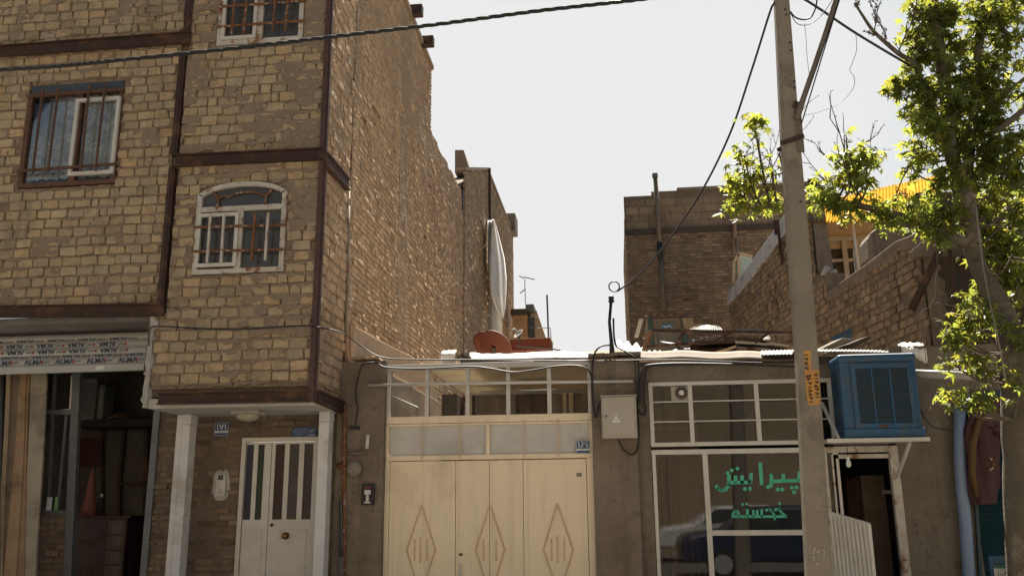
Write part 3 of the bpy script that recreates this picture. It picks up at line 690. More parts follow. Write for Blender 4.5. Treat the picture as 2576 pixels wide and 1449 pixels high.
# interior
t = thing('shelf', 'dark shelf beam across the back of the workshop', 'shelf', at(290, 1075, 12.2))
MB().box(at(200, 1075, 12.2).x, xi, 12.0, 12.6, at(290, 1075, 12.2).z, at(290, 1058, 12.2).z).build('board', M_room, t)
zsh = at(290, 1058, 12.2).z
t = thing('room_cooler', 'pale louvred cooler on the shelf inside the workshop', 'cooler', (at(225, 1058, 12.2).x, 12.3, zsh))
a = at(196, 1050, 12.1).x; c = at(240, 1050, 12.1).x; e = at(258, 1050, 12.1).x; zt_ = at(225, 953, 12.1).z
g1 = pm('coolgrey', (.19, .185, .175), None, 6, .6, .1)
MB().box(a, c, 12.05, 12.35, zsh, zt_).build('body', g1, t, bevel=.02)
m = MB()
for k in range(16):
    z_ = zsh+.06+k*(zt_-zsh-.12)/16; m.box(a+.03, c-.02, 12.035, 12.05, z_, z_+.012)
m.build('louvres', M_grey, t)
MB().box(c+.01, e, 12.08, 12.4, zsh, zt_-.08).build('side_housing', g1, t, bevel=.04)
m = MB(); cxx = at(300, 1045, 12.2)
m.grid(lambda u, v: (cxx.x+(u-.5)*.45, 12.1+v*.3, zsh+.12*max(0, math.sin(math.pi*u))*math.sin(math.pi*(.1+.8*v))+.03*noise.noise(Vector((u*9, v*9, 0)))), 14, 10)
m.build('net_sack', pm('sack', (.2, .1, .07), (.1, .07, .05), 30, .9, .5), None, label='brown net sack lying on the workshop shelf', cat='sack', thick=.01)
# wall frames in back
m = MB()
for a, c, w in (((312, 1075), (300, 1210), .05), ((300, 1210), (300, 1450), .05), ((368, 1075), (362, 1450), .06), ((296, 1216), (374, 1216), .04), ((258, 1075), (255, 1450), .03)): m.bar(at(*a, 12.64), at(*c, 12.64), w, .03, up=(0, 1, 0))
m.build('batten_frame', M_steel, None, label='dark batten frame on the back wall of the workshop', cat='frame')
a = at(228, 1180, 12.66); c = at(256, 1100, 12.66); MB().box(at(192, 1120, 12.6).x, at(256, 1120, 12.6).x, 12.6, 12.64, at(228, 1172, 12.6).z, at(228, 1102, 12.6).z).build('wall_board', pm('maroon', (.06, .02, .018), None, 5, .8, .1), None, label='dark maroon board hung on the workshop back wall', cat='board')
# cabinet + cone
YC = 10.75; ct = at(230, 1297, YC).z
t = thing('cabinet', 'dark carved wooden cabinet with panelled drawers in the workshop', 'cabinet', (at(240, 1400, YC).x, YC, .13))
x0 = at(182, 1350, YC).x; x1 = at(316, 1350, YC).x; m_wd = pm('walnut', (.045, .022, .016), (.03, .016, .012), 6, .5, .2)
MB().box(x0, x1, YC, YC+.5, .13, ct-.03).build('body', m_wd, t); MB().box(x0-.03, x1+.06, YC-.04, YC+.53, ct-.03, ct).build('top', m_wd, t, bevel=.008)
zc = ct-.06
for k in range(4):
    xa = at(272, 1350, YC).x; m = MB(); m.box(xa, x1-.02, YC-.012, YC, zc-.16, zc); frame_rect(m, xa+.02, x1-.04, zc-.14, zc-.02, YC-.015, .015, .008); m.build('drawer', pm('drw%d' % k, (.1, .075, .055), None, 9, .5, .1), t, bevel=.003); zc -= .18
m = MB(); rr = random.Random(5)
for k in range(9):
    xa = at(195+8*k, 1340, YC).x; zz = ct-.25-.1*rr.random(); strokes(m, [[(xa, zz), (xa+.02, zz+.05), (xa+.035, zz), (xa+.02, zz-.06)]], .008, lambda u, v: Vector((u, YC, v)), .006)
    zz -= .35; strokes(m, [[(xa, zz), (xa+.03, zz+.09), (xa+.035, zz-.05)]], .008, lambda u, v: Vector((u, YC, v)), .006)
m.build('carving', pm('carv', (.11, .07, .045), None, 9, .6, 0), t)
t = thing('traffic_cone', 'faded orange traffic cone standing on the dark cabinet', 'cone', (at(223, 1290, YC+.15).x, YC+.2, ct))
q = Vector((at(223, 1290, YC+.2).x, YC+.2, ct)); hc = at(230, 1180, YC+.2).z-ct
M_cone = pm('cone', (.20, .065, .045), (.15, .05, .038), 5, .6, .1)
MB().lathe(q, [(.115, .02), (.085, .1), (.04, hc*.75), (.018, hc-.02), (.016, hc)], 24).build('cone_body', M_cone, t, smooth=True)
MB().box(q.x-.15, q.x+.15, q.y-.14, q.y+.14, ct, ct+.025).build('base', M_cone, t, bevel=.01)
q = at(252, 1290, YC+.25); t = thing('bottle', 'dark bottle with a silver cap beside the traffic cone', 'bottle', (q.x, YC+.25, ct))
MB().lathe((q.x, YC+.25, ct), [(.045, 0), (.045, .16), (.02, .2), (.02, .23)], 16).build('body', M_blk, t, smooth=True); MB().lathe((q.x, YC+.25, ct+.23), [(.022, 0), (.022, .04)], 16).build('cap', M_alu, t)
m = MB(); m.bar(at(322, 1310, 11.4), at(300, 1600, 11.3), .03, .1); m.bar(at(334, 1312, 11.4), at(314, 1600, 11.3), .03, .03); m.build('picture_frame', M_wood, None, label='narrow wooden frame leaning beside the dark cabinet', cat='frame')

# ---------------------------------------------------------------- gate between the houses
gxl = at(969, 1250, YG).x; gxr = at(1495, 1250, YG).x
zT = at(1230, 926, YG).z; zTt = at(1230, 912, YG).z
cr = lambda x, y: (858.7+x*.3183, 987.5+y*.3183)
gate = thing('yard_gate', 'cream steel double gate with embossed diamonds and glazed panels above', 'gate', ((gxl+gxr)/2, YG, .13))
pil = thing('gate_pillar', 'rough cement pillar left of the cream gate', 'pillar', (at(925, 1200, YG).x, YG, .13))
def render_box(x0, x1, y0, y1, z0, z1, name, mat, parent, amp=.012, g=.09):
    """a cement rendered block, its faces slightly uneven"""
    m = MB()
    def nn(p): return .7*noise.noise(Vector(p)*2.1)+.3*noise.noise(Vector(p)*9)
    def mk(f, a, b_): m.grid(f, max(2, int(a/g)), max(2, int(b_/g)))
    D = lambda p, n: tuple(Vector(p)+Vector(n)*amp*nn(p))
    mk(lambda u, v: D((x0+(x1-x0)*u, y0, z0+(z1-z0)*v), (0, -math.sin(math.pi*u)**.2*1, 0)), x1-x0, z1-z0)
    mk(lambda u, v: D((x1, y0+(y1-y0)*u, z0+(z1-z0)*v), (0, 0, 0)), y1-y0, z1-z0)
    mk(lambda u, v: D((x0, y1+(y0-y1)*u, z0+(z1-z0)*v), (0, 0, 0)), y1-y0, z1-z0)
    mk(lambda u, v: D((x0+(x1-x0)*u, y0+(y1-y0)*v, z1), (0, 0, math.sin(math.pi*u)**.3)), x1-x0, y1-y0)
    return m.build(name, mat, parent, smooth=True)
YP = YG-.12
zp = at(925, 908, YP).z
render_box(at(868, 1200, YP).x-.12, gxl-.002, YP, YP+.35, .13, zp, 'shaft', M_cement, pil)
m = MB(); m.grid(lambda u, v: (at(884, 900, YP).x+u*(gxl-at(884, 900, YP).x-.08), YP-.02+.4*v, zp+.006+.03*noise.noise(Vector((u*4, v*4, 5)))+.015*(1-v)), 16, 8); m.build('cap', M_plas, pil, thick=-.03)
pil2 = thing('gate_pillar', 'rough cement pillar carrying the electric box right of the cream gate', 'pillar', (at(1550, 1200, YG).x, YG, .13))
zp2 = at(1550, 900, YP).z; px2 = at(1607, 1200, YP).x
render_box(gxr+.002, px2, YP, YP+.35, .13, zp2, 'shaft', M_cement, pil2)
m = MB(); m.grid(lambda u, v: (gxr-.02+u*(px2-gxr+.1), YP-.03+.4*v, zp2+.01+.035*noise.noise(Vector((u*4, v*4, 8)))+.01*(1-v)), 14, 8); m.build('cap', M_cement, pil2, thick=-.04)
# frame members
def gz(y, x=1230): return at(x, y, YG).z
m = MB(); m.box(gxl, gxr, YG-.03, YG+.04, gz(1062), gz(1044)); m.build('cross_rail', M_cream, gate, bevel=.004)
m = MB(); m.box(gxl, gxr, YG-.02, YG+.035, gz(1155), gz(1143)); m.box(gxl, gxr, YG-.02, YG+.035, gz(1068.5), gz(1062)-.004)
m.build('rail', M_cream, gate, bevel=.003)
m = MB(); m.box(gxl, gxr, YG-.03, YG+.04, gz(926), gz(912)); m.build('top_rail', M_wpaint, gate, bevel=.004)
for a in (977, 1075, 1177, 1279, 1382, 1484):
    X = at(a, 985, YG).x; MB().box(X-.024, X+.024, YG-.025, YG+.035, gz(1044), gz(926)).build('post', M_wpaint, gate, bevel=.003)
MB().box(gxl+.04, gxr-.04, YG+.002, YG+.007, gz(1044), gz(926)).build('upper_glass', M_glass, gate)
for a, w in ((973.5, .04), (1228, .045), (1488, .05)):
    X = at(a, 1105, YG).x; MB().box(X-w/2, X+w/2, YG-.022, YG+.036, gz(1143), gz(1068.5)).build('post', M_cream, gate, bevel=.003)
MB().box(gxl+.04, gxr-.04, YG+.012, YG+.018, gz(1143), gz(1068.5)).build('frosted_glass', M_frost, gate)
for x_ in (642, 941, 1444, 1716):
    d0 = cr(x_, 215); d1 = cr(x_, 515); X = at(d0[0], 1105, YG).x; MB().box(X-.006, X+.006, YG-.04, YG-.03, gz(d1[1]), gz(d0[1])).build('bar', M_creamd, gate)
# jambs and leaves
m = MB(); zt_ = gz(1155); m.box(gxl, gxl+.05, YG-.03, YG+.04, .16, zt_); m.box(gxr-.075, gxr, YG-.03, YG+.04, .16, zt_); m.build('jamb', M_cream, gate, bevel=.004)
def px_(c, y=700): return at(*cr(c, y), YG).x
cuts = [gxl+.054, px_(905), px_(1172), px_(1437), gxr-.079]
leaves = []
for i in range(4):
    a, c = cuts[i]+.003, cuts[i+1]-.003; m = MB(); m.box(a, c, YG+.0, YG+.03, .2, zt_-.012)
    # raised edge frames
    L = (a+.025, c-.02); 
    inner = (L[0]+(.06 if i == 0 else .03), L[1]-(.10 if i in (0,) else .03))
    frame_rect(m, a, c, .2, zt_-.012, YG-.004, .028 if i in (1, 2) else .05, .006)
    lf = m.build('gate_leaf', M_cream, gate, bevel=.002); leaves.append(lf)
def diamond(par, cxp, half, l=True, r=True, lo=None):
    cx = px_(cxp, 1240); zt = gz(1268); zm = gz(1382); h = half*.3183/222
    zb_ = zm-(zt-zm); m = MB(); y = YG-.008
    T = Vector((cx, y, zt)); B = Vector((cx, y, zb_)); Lp = Vector((cx-h, y, zm)); Rp = Vector((cx+h, y, zm))
    for s in ((T, Lp), (Lp, B)) if l else (): m.bar(s[0], s[1], .016, .022, up=(0, 1, 0))
    for s in ((T, Rp), (Rp, B)) if r else (): m.bar(s[0], s[1], .016, .022, up=(0, 1, 0))
    return m, cx, zm
for par, c, sides in ((leaves[0], 630, (1, 1)), (leaves[1], 1176, (1, 0)), (leaves[2], 1176, (0, 1)), (leaves[3], 1714, (1, 1))):
    m, cx, zm = diamond(par, c, 115, *sides); ob = m.build('diamond_trim', M_creamd, par, bevel=.003)
    for dx, hh in ((-52, 82), (-5, 100), (48, 84)):
        X = cx+dx*.3183/222
        if (dx < 0 and not sides[0]) or (dx > 0 and not sides[1]) or (c == 1176 and dx == -5): continue
        MB().box(X-.010, X+.010, YG-.008, YG+.0, zm-hh*.3183/222, zm+hh*.3183/222).build('rib', M_creamd, par, bevel=.004)
q = at(1159.5, 1394, YG-.01); MB().lathe(q, [(.018, 0), (.018, .015), (.01, .02)], 14, (0, -1, 0)).build('lock', pm('copper', (.18, .07, .03), None, 9, .5, .1), leaves[1])
MB().bar(at(1158, 1415, YG-.04), at(1157, 1520, YG-.04), .018, .02).build('handle', M_wpaint, leaves[1], bevel=.004)
a = at(1450, 1189, YG-.004); c = at(1468, 1198, YG-.004); m = MB(); m.box(a.x, c.x, YG-.006, YG-.0, c.z, a.z)
m.build('sticker', pm('stick', (.28, .22, .17), (.1, .08, .08), 70, .6, 0), leaves[3])
# number sign 169 hung on the gate frame
num_sign('blue number plate reading 169 on the frosted glass of the cream gate', 1449, 1108, 1484, 1140, YG-.032,
         [[(.17, .86), (.23, .7), (.23, .5)], [(.52, .86), (.44, .84), (.42, .74), (.56, .72)], [(.56, .72), (.46, .62), (.38, .5)], [(.8, .5), (.79, .7), (.79, .82), (.7, .86), (.66, .76), (.72, .7), (.79, .72)]])
# pipe across
pp = MB(); pp.tube([at(925, 969, YP-.05), at(1250, 963, YP-.05), at(1592, 959, YP-.05)], .018, 10); pp.build('cross_pipe', M_wpaint, None, True, label='long thin white pipe laid across the top of the gate', cat='pipe')
# gas pipes and regulator on the left pillar
t = thing('gas_pipe', 'rusty old pipe rising between the right pillar of the bay and the gate wall', 'pipe', at(862, 1449, YP))
MB().tube([at(877, 470, YG-.02), at(874, 700, YG-.02), at(868, 1020, YG-.02)], .024, 8).build('upper_run', pm('oldpipe', (.25, .22, .15), (.2, .12, .07), 6, .7, .3), t, True)
MB().tube([at(868, 1020, YP-.04), at(866, 1180, YP-.04), at(863, 1640, YP-.04)], .024, 8).build('rusty_run', M_rust, t, True)
MB().tube([at(858, 1400, YP-.09), at(858, 1260, YP-.08), at(861, 1640, YP-.08)], .02, 8).build('grey_run', M_grey, t, True)
t = thing('gas_regulator', 'round grey gas regulator with pipe stub on the left gate pillar', 'regulator', at(893, 1200, YP))
q = at(893, 1179, YP-.02); MB().lathe(q, [(.075, 0), (.078, .03), (.09, .035), (.09, .05), (.06, .07), (.02, .085)], 20, (0, -1, 0)).build('body', pm('reg', (.22, .195, .16), None, 20, .7, .4), t, smooth=True)
MB().tube([at(848, 1168, YP-.05), at(870, 1180, YP-.05), at(885, 1182, YP-.05)], .03, 8).build('inlet', M_rust, t, True)
MB().tube([at(866, 1140, YP-.05), at(905, 1140, YP-.05), at(918, 1136, YP-.05), at(925, 1122, YP-.05)], .018, 8).build('pipe', M_cement2, t, True)
MB().tube([at(923, 1128, YP-.05), at(926, 1092, YP-.05)], .022, 8).build('white_sleeve', M_wpaint, t, True)
m = MB(); a = at(893, 1075, YP-.01); m.box(a.x-.06, a.x+.06, YP-.03, YP+.01, a.z-.022, a.z+.01); m.build('wall_anchor', M_blk, None, label='black iron anchor in the left gate pillar at a cable end', cat='anchor')
# doorbell/intercom black
t = thing('doorbell', 'black and white door intercom in chipped plaster on the left gate pillar', 'intercom', at(928, 1270, YP))
cx, cz = xz(928, 1243, YP); ring = []
for k in range(22):
    a = 2*math.pi*k/22; ca, sa = math.cos(a), math.sin(a); e = (abs(ca)**3+abs(sa)**3)**(-1/3); rr = 1+.25*noise.noise(Vector((k*.8, 9, 0))); ring.append(Vector((cx+ca*e*.095*rr, YP-.012, cz+sa*e*.135*rr)))
m = MB(); m.prism(ring, (0, .015, 0)); m.build('plaster_patch', M_cement2, t)
MB().box(cx-.075, cx+.075, YP-.045, YP-.01, cz-.115, cz+.115).build('housing', M_blk, t, bevel=.008)
m = MB(); m.box(cx-.04, cx+.035, YP-.06, YP-.045, cz-.1, cz-.08); m.box(cx-.02, cx+.015, YP-.06, YP-.045, cz-.08, cz-.0); m.box(cx-.04, cx+.035, YP-.06, YP-.045, cz-.0, cz+.05); m.build('handset', M_wpaint, t, bevel=.006)
MB().box(cx-.035, cx+.03, YP-.048, YP-.045, cz+.07, cz+.085).build('red_mark', M_red, t)
# electric box
t = thing('electric_box', 'grey steel electric box with a white warning triangle', 'electric box', at(1556, 1105, YP))
a = at(1513, 1003, YP); c = at(1600, 1104, YP); xa, xb = at(1514, 1050, YP).x, at(1601, 1050, YP).x
M_box = pm('box_grey', (.36, .325, .27), (.33, .295, .245), 4, .5, .08, spec=.4)
MB().box(xa, xb, YP-.20, YP, c.z, a.z).build('body', M_box, t, bevel=.006)
MB().box(xa+.012, xb-.02, YP-.215, YP-.203, c.z+.03, a.z-.006).build('door', M_box, t, bevel=.004)
MB().box(xa-.01, xb+.01, YP-.225, YP, a.z, a.z+.012).build('hood', M_box, t)
q = at(1525, 1047, YP-.2); MB().lathe(q+Vector((0, -.015, 0)), [(.014, 0), (.014, .012)], 12, (0, -1, 0)).build('lock', M_grey, t)
q = at(1550, 1053, YP-.22); m = MB(); m.prism([(q.x-.035, q.y+.003, q.z-.015), (q.x+.035, q.y+.003, q.z-.015), (q.x, q.y+.003, q.z+.045)], (0, -.003, 0)); m.box(q.x-.045, q.x+.045, q.y, q.y+.003, q.z-.04, q.z-.02); m.build('warning_triangle', M_signw, t)
for zz in (.1, .38): MB().tube([(xb-.008, YP-.21, c.z+zz), (xb-.008, YP-.21, c.z+zz+.05)], .008, 6).build('hinge', M_box, t)

def fibre(name, c, tmix):
    m_, n_, p_, o_ = newmat(name); n_.nodes.remove(p_); di = n_.nodes.new('ShaderNodeBsdfDiffuse'); tr = n_.nodes.new('ShaderNodeBsdfTranslucent'); ms = n_.nodes.new('ShaderNodeMixShader'); ms.inputs[0].default_value = tmix
    cc = mixc(n_, ramp(n_, nz(n_, 2, 5), .4, .65), c, tuple(x*.8 for x in c)); n_.links.new(cc, di.inputs[0]); n_.links.new(cc, tr.inputs[0]); n_.links.new(di.outputs[0], ms.inputs[1]); n_.links.new(tr.outputs[0], ms.inputs[2]); n_.links.new(ms.outputs[0], o_.inputs[0]); return m_
M_fib = fibre('fibre_sheet', (.55, .47, .36), .4)
# ---------------------------------------------------------------- yard behind the gate
yard = thing('courtyard_house', 'beige low courtyard house with curtained windows seen through the gate glass', 'house', (-1.3, 14, .13))
YY = 13.4; zc_ = at(1300, 940, YG+.3).z
xa = at(1168, 1000, YY).x; xb_ = 1.2
M_yb = pm('yard_beige', (.42, .31, .2), (.36, .26, .17), 3, .8, .2)
m = MB(); m.box(xa, xb_, YY, YY+.2, .13, at(1300, 1037, YY).z-.3); m.box(xa, xb_, YY, YY+.2, at(1300, 985, YY).z, zc_+.1); m.box(xa, xa+.08, YY, YY+.2, .13, zc_); m.build('wall', M_yb, yard)
m = MB(); zA, zB_ = at(1300, 1037, YY).z-.3, at(1300, 985, YY).z
for x_ in (1183, 1420, 1436, 1520, 1620): X = at(x_, 1000, YY).x; m.box(X-.03, X+.03, YY-.02, YY+.04, zA, zB_)
m.box(xa, xb_, YY-.02, YY+.04, zA-.02, zA+.05); m.box(xa, xb_, YY-.025, YY+.04, zB_-.04, zB_); m.build('window_frame', M_cream, yard)
m = MB(); m.grid(lambda u, v: (xa+.08+(xb_-xa-.1)*u, YY+.12+.03*math.sin(u*90)+.02*math.sin(u*31), zA+(zB_-zA)*v), 160, 1); m.build('curtain', pm('curt', (.27, .2, .15), (.2, .14, .1), 4, .9, .1), yard)
m = MB(); m.box(XS+.9, 1.4, YG+.25, 15.8, zc_+.13, zc_+.19); m.build('canopy_roof', M_fib, yard)
m = MB(); m.bar(at(1183, 955, 12.6), at(1700, 948, 12.6), .07, .12); m.build('gutter_beam', M_cream, yard)
m = MB(); m.tube([at(1210, 988, 12.9), at(1490, 980, 12.9)], .03, 8); m.build('rail_pipe', M_wpaint, yard, True)
X = at(1140, 1000, 13.4).x
MB().box(at(1112, 1000, 13.2).x, at(1150, 1000, 13.2).x, 13.2, 13.5, .13, zc_+.1).build('brown_column', M_cement, yard)
MB().box(at(1150, 1000, 13.6).x, at(1172, 1000, 13.6).x, 13.6, 13.7, .13, zc_+.1).build('dark_recess', M_steel, yard)
# stair wall inside
prof = [(978, 936), (1000, 950), (1027, 962), (1048, 978), (1068, 990), (1095, 1003), (1110, 1015)]
t = thing('stair_wall', 'sunlit rough plaster stair wall behind the left gate glass', 'wall', (XS+.2, 11.5, .13))
P_ = [atX(x, y, XS+.22) for x, y in prof]; P_ = P_ + [Vector((XS+.22, P_[-1].y, .13)), Vector((XS+.22, P_[0].y, .13))]
m = MB(); m.prism([v-Vector((.18, 0, 0)) for v in P_], (.18, 0, 0)); m.build('wall', M_plas, t, bevel=.012)
pr = [atX(981, 996, XS+.3), atX(1049, 1025, XS+.3), atX(1050, 1060, XS+.3)]; m = MB(); m.tube(pr, .02, 8); m.build('handrail', M_wpaint, t, True)
# canopy fascia on top of the gate: plastered tin sheet
t = thing('gate_canopy', 'dusty white sheet canopy edge laid over the gate top', 'canopy', at(1330, 905, YG+.1))
def fas(u, v):
    x = 1182+(1600-1182)*u; y = 889+3*math.sin(u*9)+18*v; p_ = at(x, y, YG+.12+.35*(1-v)*(1-v)); return p_+Vector((0, .02*noise.noise(Vector((u*14, v*3, 2))), .012*noise.noise(Vector((u*20, v*2, 0)))))
m = MB(); m.grid(fas, 60, 6); m.build('fascia', M_soffit, t, True, thick=.01)
zc2 = at(1300, 889, YG+.47).z
m = MB(); m.grid(lambda u, v: (at(1182, 889, YG+.47).x+(gxr+.4-at(1182, 889, YG+.47).x)*u, YG+.47+2.6*v, zc2+.01*noise.noise(Vector((u*9, v*9, 0)))), 20, 10); m.build('sheet', M_fib, t, True)
m = MB(); a = at(1160, 910, YG+.1); c = at(1600, 905, YG+.1); m.bar(a, c, .12, .05); m.build('under_beam', M_dark, t)
# white bucket/stone at its left end
m = MB()
q = at(1128, 897, YG+.15)
m.grid(lambda u, v: tuple(q+Vector(((u-.5)*.17, .08-math.sin(v*math.pi)*.12, .07-.14*v+.02*noise.noise(Vector((u*6, v*6, 1)))))), 8, 8); m.build('white_bag', M_tarp, None, True, label='small white sack lying on the wall left of the canopy', cat='sack', thick=.02)
m = MB(); q = at(1165, 900, YG+.15); m.grid(lambda u, v: tuple(q+Vector(((u-.5)*.2, -.05+.1*v, .05*math.sin(math.pi*u)+.06*noise.noise(Vector((u*11, v*6, 4)))))), 12, 6); m.build('rubble', M_cement2, None, label='crumbled plaster lumps beside the canopy end', cat='rubble', thick=.03)

# ---------------------------------------------------------------- barber shop
sh = thing('barber_shop', 'low cement rendered barber shop with white framed glazed front', 'shop', (2, 11, .13))
sxl = at(1641, 1200, YG).x; sxr = at(2088, 1200, YG).x; zS = at(1830, 903, YP).z; zhead = at(1830, 958, YG).z
YW = YG-.04
render_box(px2+.002, sxl-.002, YW, YW+.3, .13, zhead, 'wall_pier', M_cement2, sh)
xdr = at(2262, 1250, YW).x; xsh = at(2452, 1250, YW).x
render_box(px2+.002, 3.05, YW-.03, YW+.3, zhead+.002, zS, 'lintel', M_cement2, sh, .02)
zdh = at(2170, 1122, YW).z
render_box(sxr+.06, at(2250, 1250, YW).x, YW-.0, YW+.26, zdh+.002, zhead, 'wall_over_door', M_cement2, sh)
render_box(xdr+.02, xsh, YW-.01, YW+.3, .13, zhead, 'wall_right', M_cement2, sh, .02)
render_box(3.052, 6.5, YW-.01, YW+.3, at(2500, 1012, YW).z, zS+.1, 'wall_upper_right', M_cement2, sh, .03)
MB().box(gxr+.2, 6.5, YW+.3, 16.5, zS-.15, zS-.03).build('roof', M_cement2, sh)
# roof edge strips
m = MB(); m.grid(lambda u, v: tuple(at(1600+430*u, 884+4*u+2*math.sin(u*17)+19*v, YW-.06+.02*math.sin(v*3)+.2*(1-v))), 50, 4); m.build('roof_edge', pm('edge', (.2, .165, .125), (.15, .12, .095), 6, .9, .5), sh, True, thick=.012)
z_ = at(1800, 912, YW).z; MB().box(at(1610, 910, YW).x, at(2100, 910, YW).x, YW-.05, YW+.0, z_-.03, z_+.02).build('painted_edge_shadow', M_dark, sh)  # solid dark strip standing in for the shade under the roof edge
# upper window
zu0 = at(1830, 1121, YG).z; zu1 = at(1830, 957, YG).z; zl1 = at(1830, 1139, YG).z
m = frame_rect(MB(), sxl, sxr+.1, zu0, zu1-.004, YG-.02, .045, .03)
for x_ in (1738, 1905): X = at(x_, 1040, YG).x; m.box(X-.024, X+.024, YG-.048, YG+.008, zu0+.045, zu1-.05)
wu = m.build('window', M_wpaint, sh, bevel=.003, label='upper three part shop window with a round extractor fan')
MB().box(sxl+.03, sxr+.08, YG-.018, YG-.012, zu0+.03, zu1-.03).build('pane', M_shopg, wu)
for y_ in (1009, 1059): z_ = at(1830, y_, YG).z; MB().box(sxl+.01, sxr+.09, YG-.062, YG-.052, z_-.007, z_+.007).build('bar', M_wpaint, wu)
q = at(1711, 991, YG-.03)
MB().box(q.x-.10, q.x+.085, YG-.03, YG-.018, q.z-.085, q.z+.085).build('fan_plate', M_box, wu)
c_ = at(1714, 988, YG-.03)
fan = MB(); fan.lathe(c_, [(.075, 0), (.075, .012), (.062, .014), (.062, .004)], 24, (0, -1, 0)); fan.build('fan_ring', M_cement2, wu)
fb = MB()
for k in range(10):
    a = k*math.pi/5; fb.bar(c_+Vector((math.cos(a)*.03, -.014, math.sin(a)*.03)), c_+Vector((math.cos(a)*.062, -.014, math.sin(a)*.062)), .014, .004)
fb.build('fan_blades', M_blk, wu); MB().lathe(c_, [(.03, 0), (.03, .02), (.01, .026)], 16, (0, -1, 0)).build('fan_hub', M_signw, wu)
# lower window
m = MB(); zb0 = .45
m.box(sxl, sxr+.1, YG-.05, YG+.01, zl1-.01, at(1830, 1129, YG).z); m.box(sxl+.005, sxl+.045, YG-.05, YG+.01, zb0, zl1-.01)
X = at(1781, 1290, YG).x; m.box(X-.028, X+.028, YG-.05, YG+.01, zb0, zl1-.01); z_ = at(1900, 1339, YG).z; m.box(X+.028, sxr+.1, YG-.045, YG+.005, z_-.028, z_+.028)
X2 = sxr+.04; m.box(X2, X2+.06, YG-.05, YG+.01, zb0, zl1-.01)
wl = m.build('window', M_wpaint, sh, bevel=.003, label='lower shop window lettered in green, striped curtain at its left')
MB().box(sxl+.02, sxr+.08, YG-.018, YG-.012, zb0, zl1-.01).build('pane', M_shopg, wl)
MB().box(sxl, sxr+.1, YG-.06, YG+.2, .13, zb0).build('sill_wall', M_cement2, sh)
cr3 = lambda x, y: at(1588.6+x*.3774, 901.6+y*.3774, YG-.0185)
m = MB(); w = 22*.3774/222
strokes(m, [[(1118, 760), (1116, 812), (925, 818)], [(1012, 775), (1012, 815)], [(930, 775), (936, 818), (928, 848), (905, 857)],
            [(859, 700), (867, 835)],
            [(797, 768), (795, 815), (785, 824), (650, 826)], [(737, 785), (737, 825)], [(694, 785), (692, 825)], [(650, 780), (648, 842), (628, 872), (600, 880), (576, 868), (566, 850)]], w, cr3, .002,
        dots=[(1068, 860), (1100, 858), (1084, 890), (974, 872), (1004, 872), (756, 868), (790, 866), (640, 762, .55), (668, 744, .55), (706, 733, .55)])
w *= .85
strokes(m, [[(1030, 1052), (672, 1052)], [(1026, 1046), (1000, 1026), (982, 1000), (958, 1008)], [(955, 1048), (938, 1020), (918, 1004), (898, 1012)],
            [(868, 1010), (868, 1050)], [(838, 1012), (838, 1050)], [(812, 1014), (812, 1050)], [(772, 1008), (772, 1050)], [(716, 1050), (708, 1016), (690, 1016), (676, 1036), (674, 1052)]], w*.85, cr3, .002,
        dots=[(988, 966), (955, 1070, .4), (740, 972, .55), (768, 968, .55)])
m.build('lettering', M_green, wl)
# shop room
m = MB(); m.box(px2, 3.3, 13.6, 13.7, .13, zhead); m.box(px2-.1, px2, YW+.3, 13.7, .13, zhead); m.box(3.3, 3.4, YW+.3, 13.7, .13, zhead); m.box(px2, 3.3, YW+.3, 13.6, zhead-.02, zhead+.05); m.build('room_shell', M_room, sh)
m = MB(); xa, xb = sxl+.05, at(1775, 1290, YG).x
m.grid(lambda u, v: (xa+(xb-xa)*u, YG+.12+.025*math.sin(u*38), .3+(zl1-.3)*v), 60, 1)
m_, n_, p_, o_ = newmat('stripe'); g_ = n_.nodes.new('ShaderNodeNewGeometry'); mp = n_.nodes.new('ShaderNodeMapping'); mp.inputs['Scale'].default_value = (1, 1, .02); n_.links.new(g_.outputs['Position'], mp.inputs['Vector'])
f_ = nz(n_, 26, 2, .5, vec=mp.outputs[0]); c_ = mixc(n_, ramp(n_, f_, .45, .6), (.11, .06, .04), (.025, .018, .014)); n_.links.new(c_, p_.inputs['Base Color']); m.build('curtain', m_, wl, True)
# shop door
X1 = at(2088, 1250, YW).x; X2 = at(2245, 1150, YW).x
m = MB(); m.box(X1-.05, X2+.055, YW-.03, YW+.05, zdh-.065, zdh); m.box(X2-.035, X2+.055, YW-.03, YW+.05, .13, zdh-.065); m.box(X1-.05, X1-.0, YW-.03, YW+.05, .13, zdh-.065)
dr = m.build('door_frame', M_wrust, sh, bevel=.003)
m = MB(); X3 = at(2100, 1250, YW).x; m.box(X3, X2-.04, YW-.01, YW+.03, zdh-.13, zdh-.085); m.box(X3, X3+.045, YW-.01, YW+.03, .13, zdh-.13); m.build('inner_frame', M_wrust, dr)
t = thing('wardrobe', 'tall cream cupboard inside the barber shop doorway', 'cupboard', at(2210, 1400, 11.8))
a = at(2165, 1200, 11.8).x; c = at(2215, 1200, 11.8).x; zt_ = at(2190, 1195, 11.8).z
MB().box(a, c+.04, 11.8, 12.3, .3, zt_).build('body', pm('cupb', (.33, .26, .19), None, 5, .6, .1), t, bevel=.006)
MB().box(a-.16, a-.01, 11.9, 12.3, .2, zt_-.05).build('side_panel', M_brown, t); MB().box(a-.03, a+.0, 11.78, 11.8, zt_-.62, zt_-.55).build('handle', M_signw, t)
# green room wall light in door: a shelf
m = MB(); a = at(2258, 1237, 11.2); m.box(a.x-.18, a.x+.02, 11.2, 11.35, a.z-.02, a.z+.02); m.build('wall_shelf', M_wpaint, None, label='small white shelf inside the shop doorway', cat='shelf')
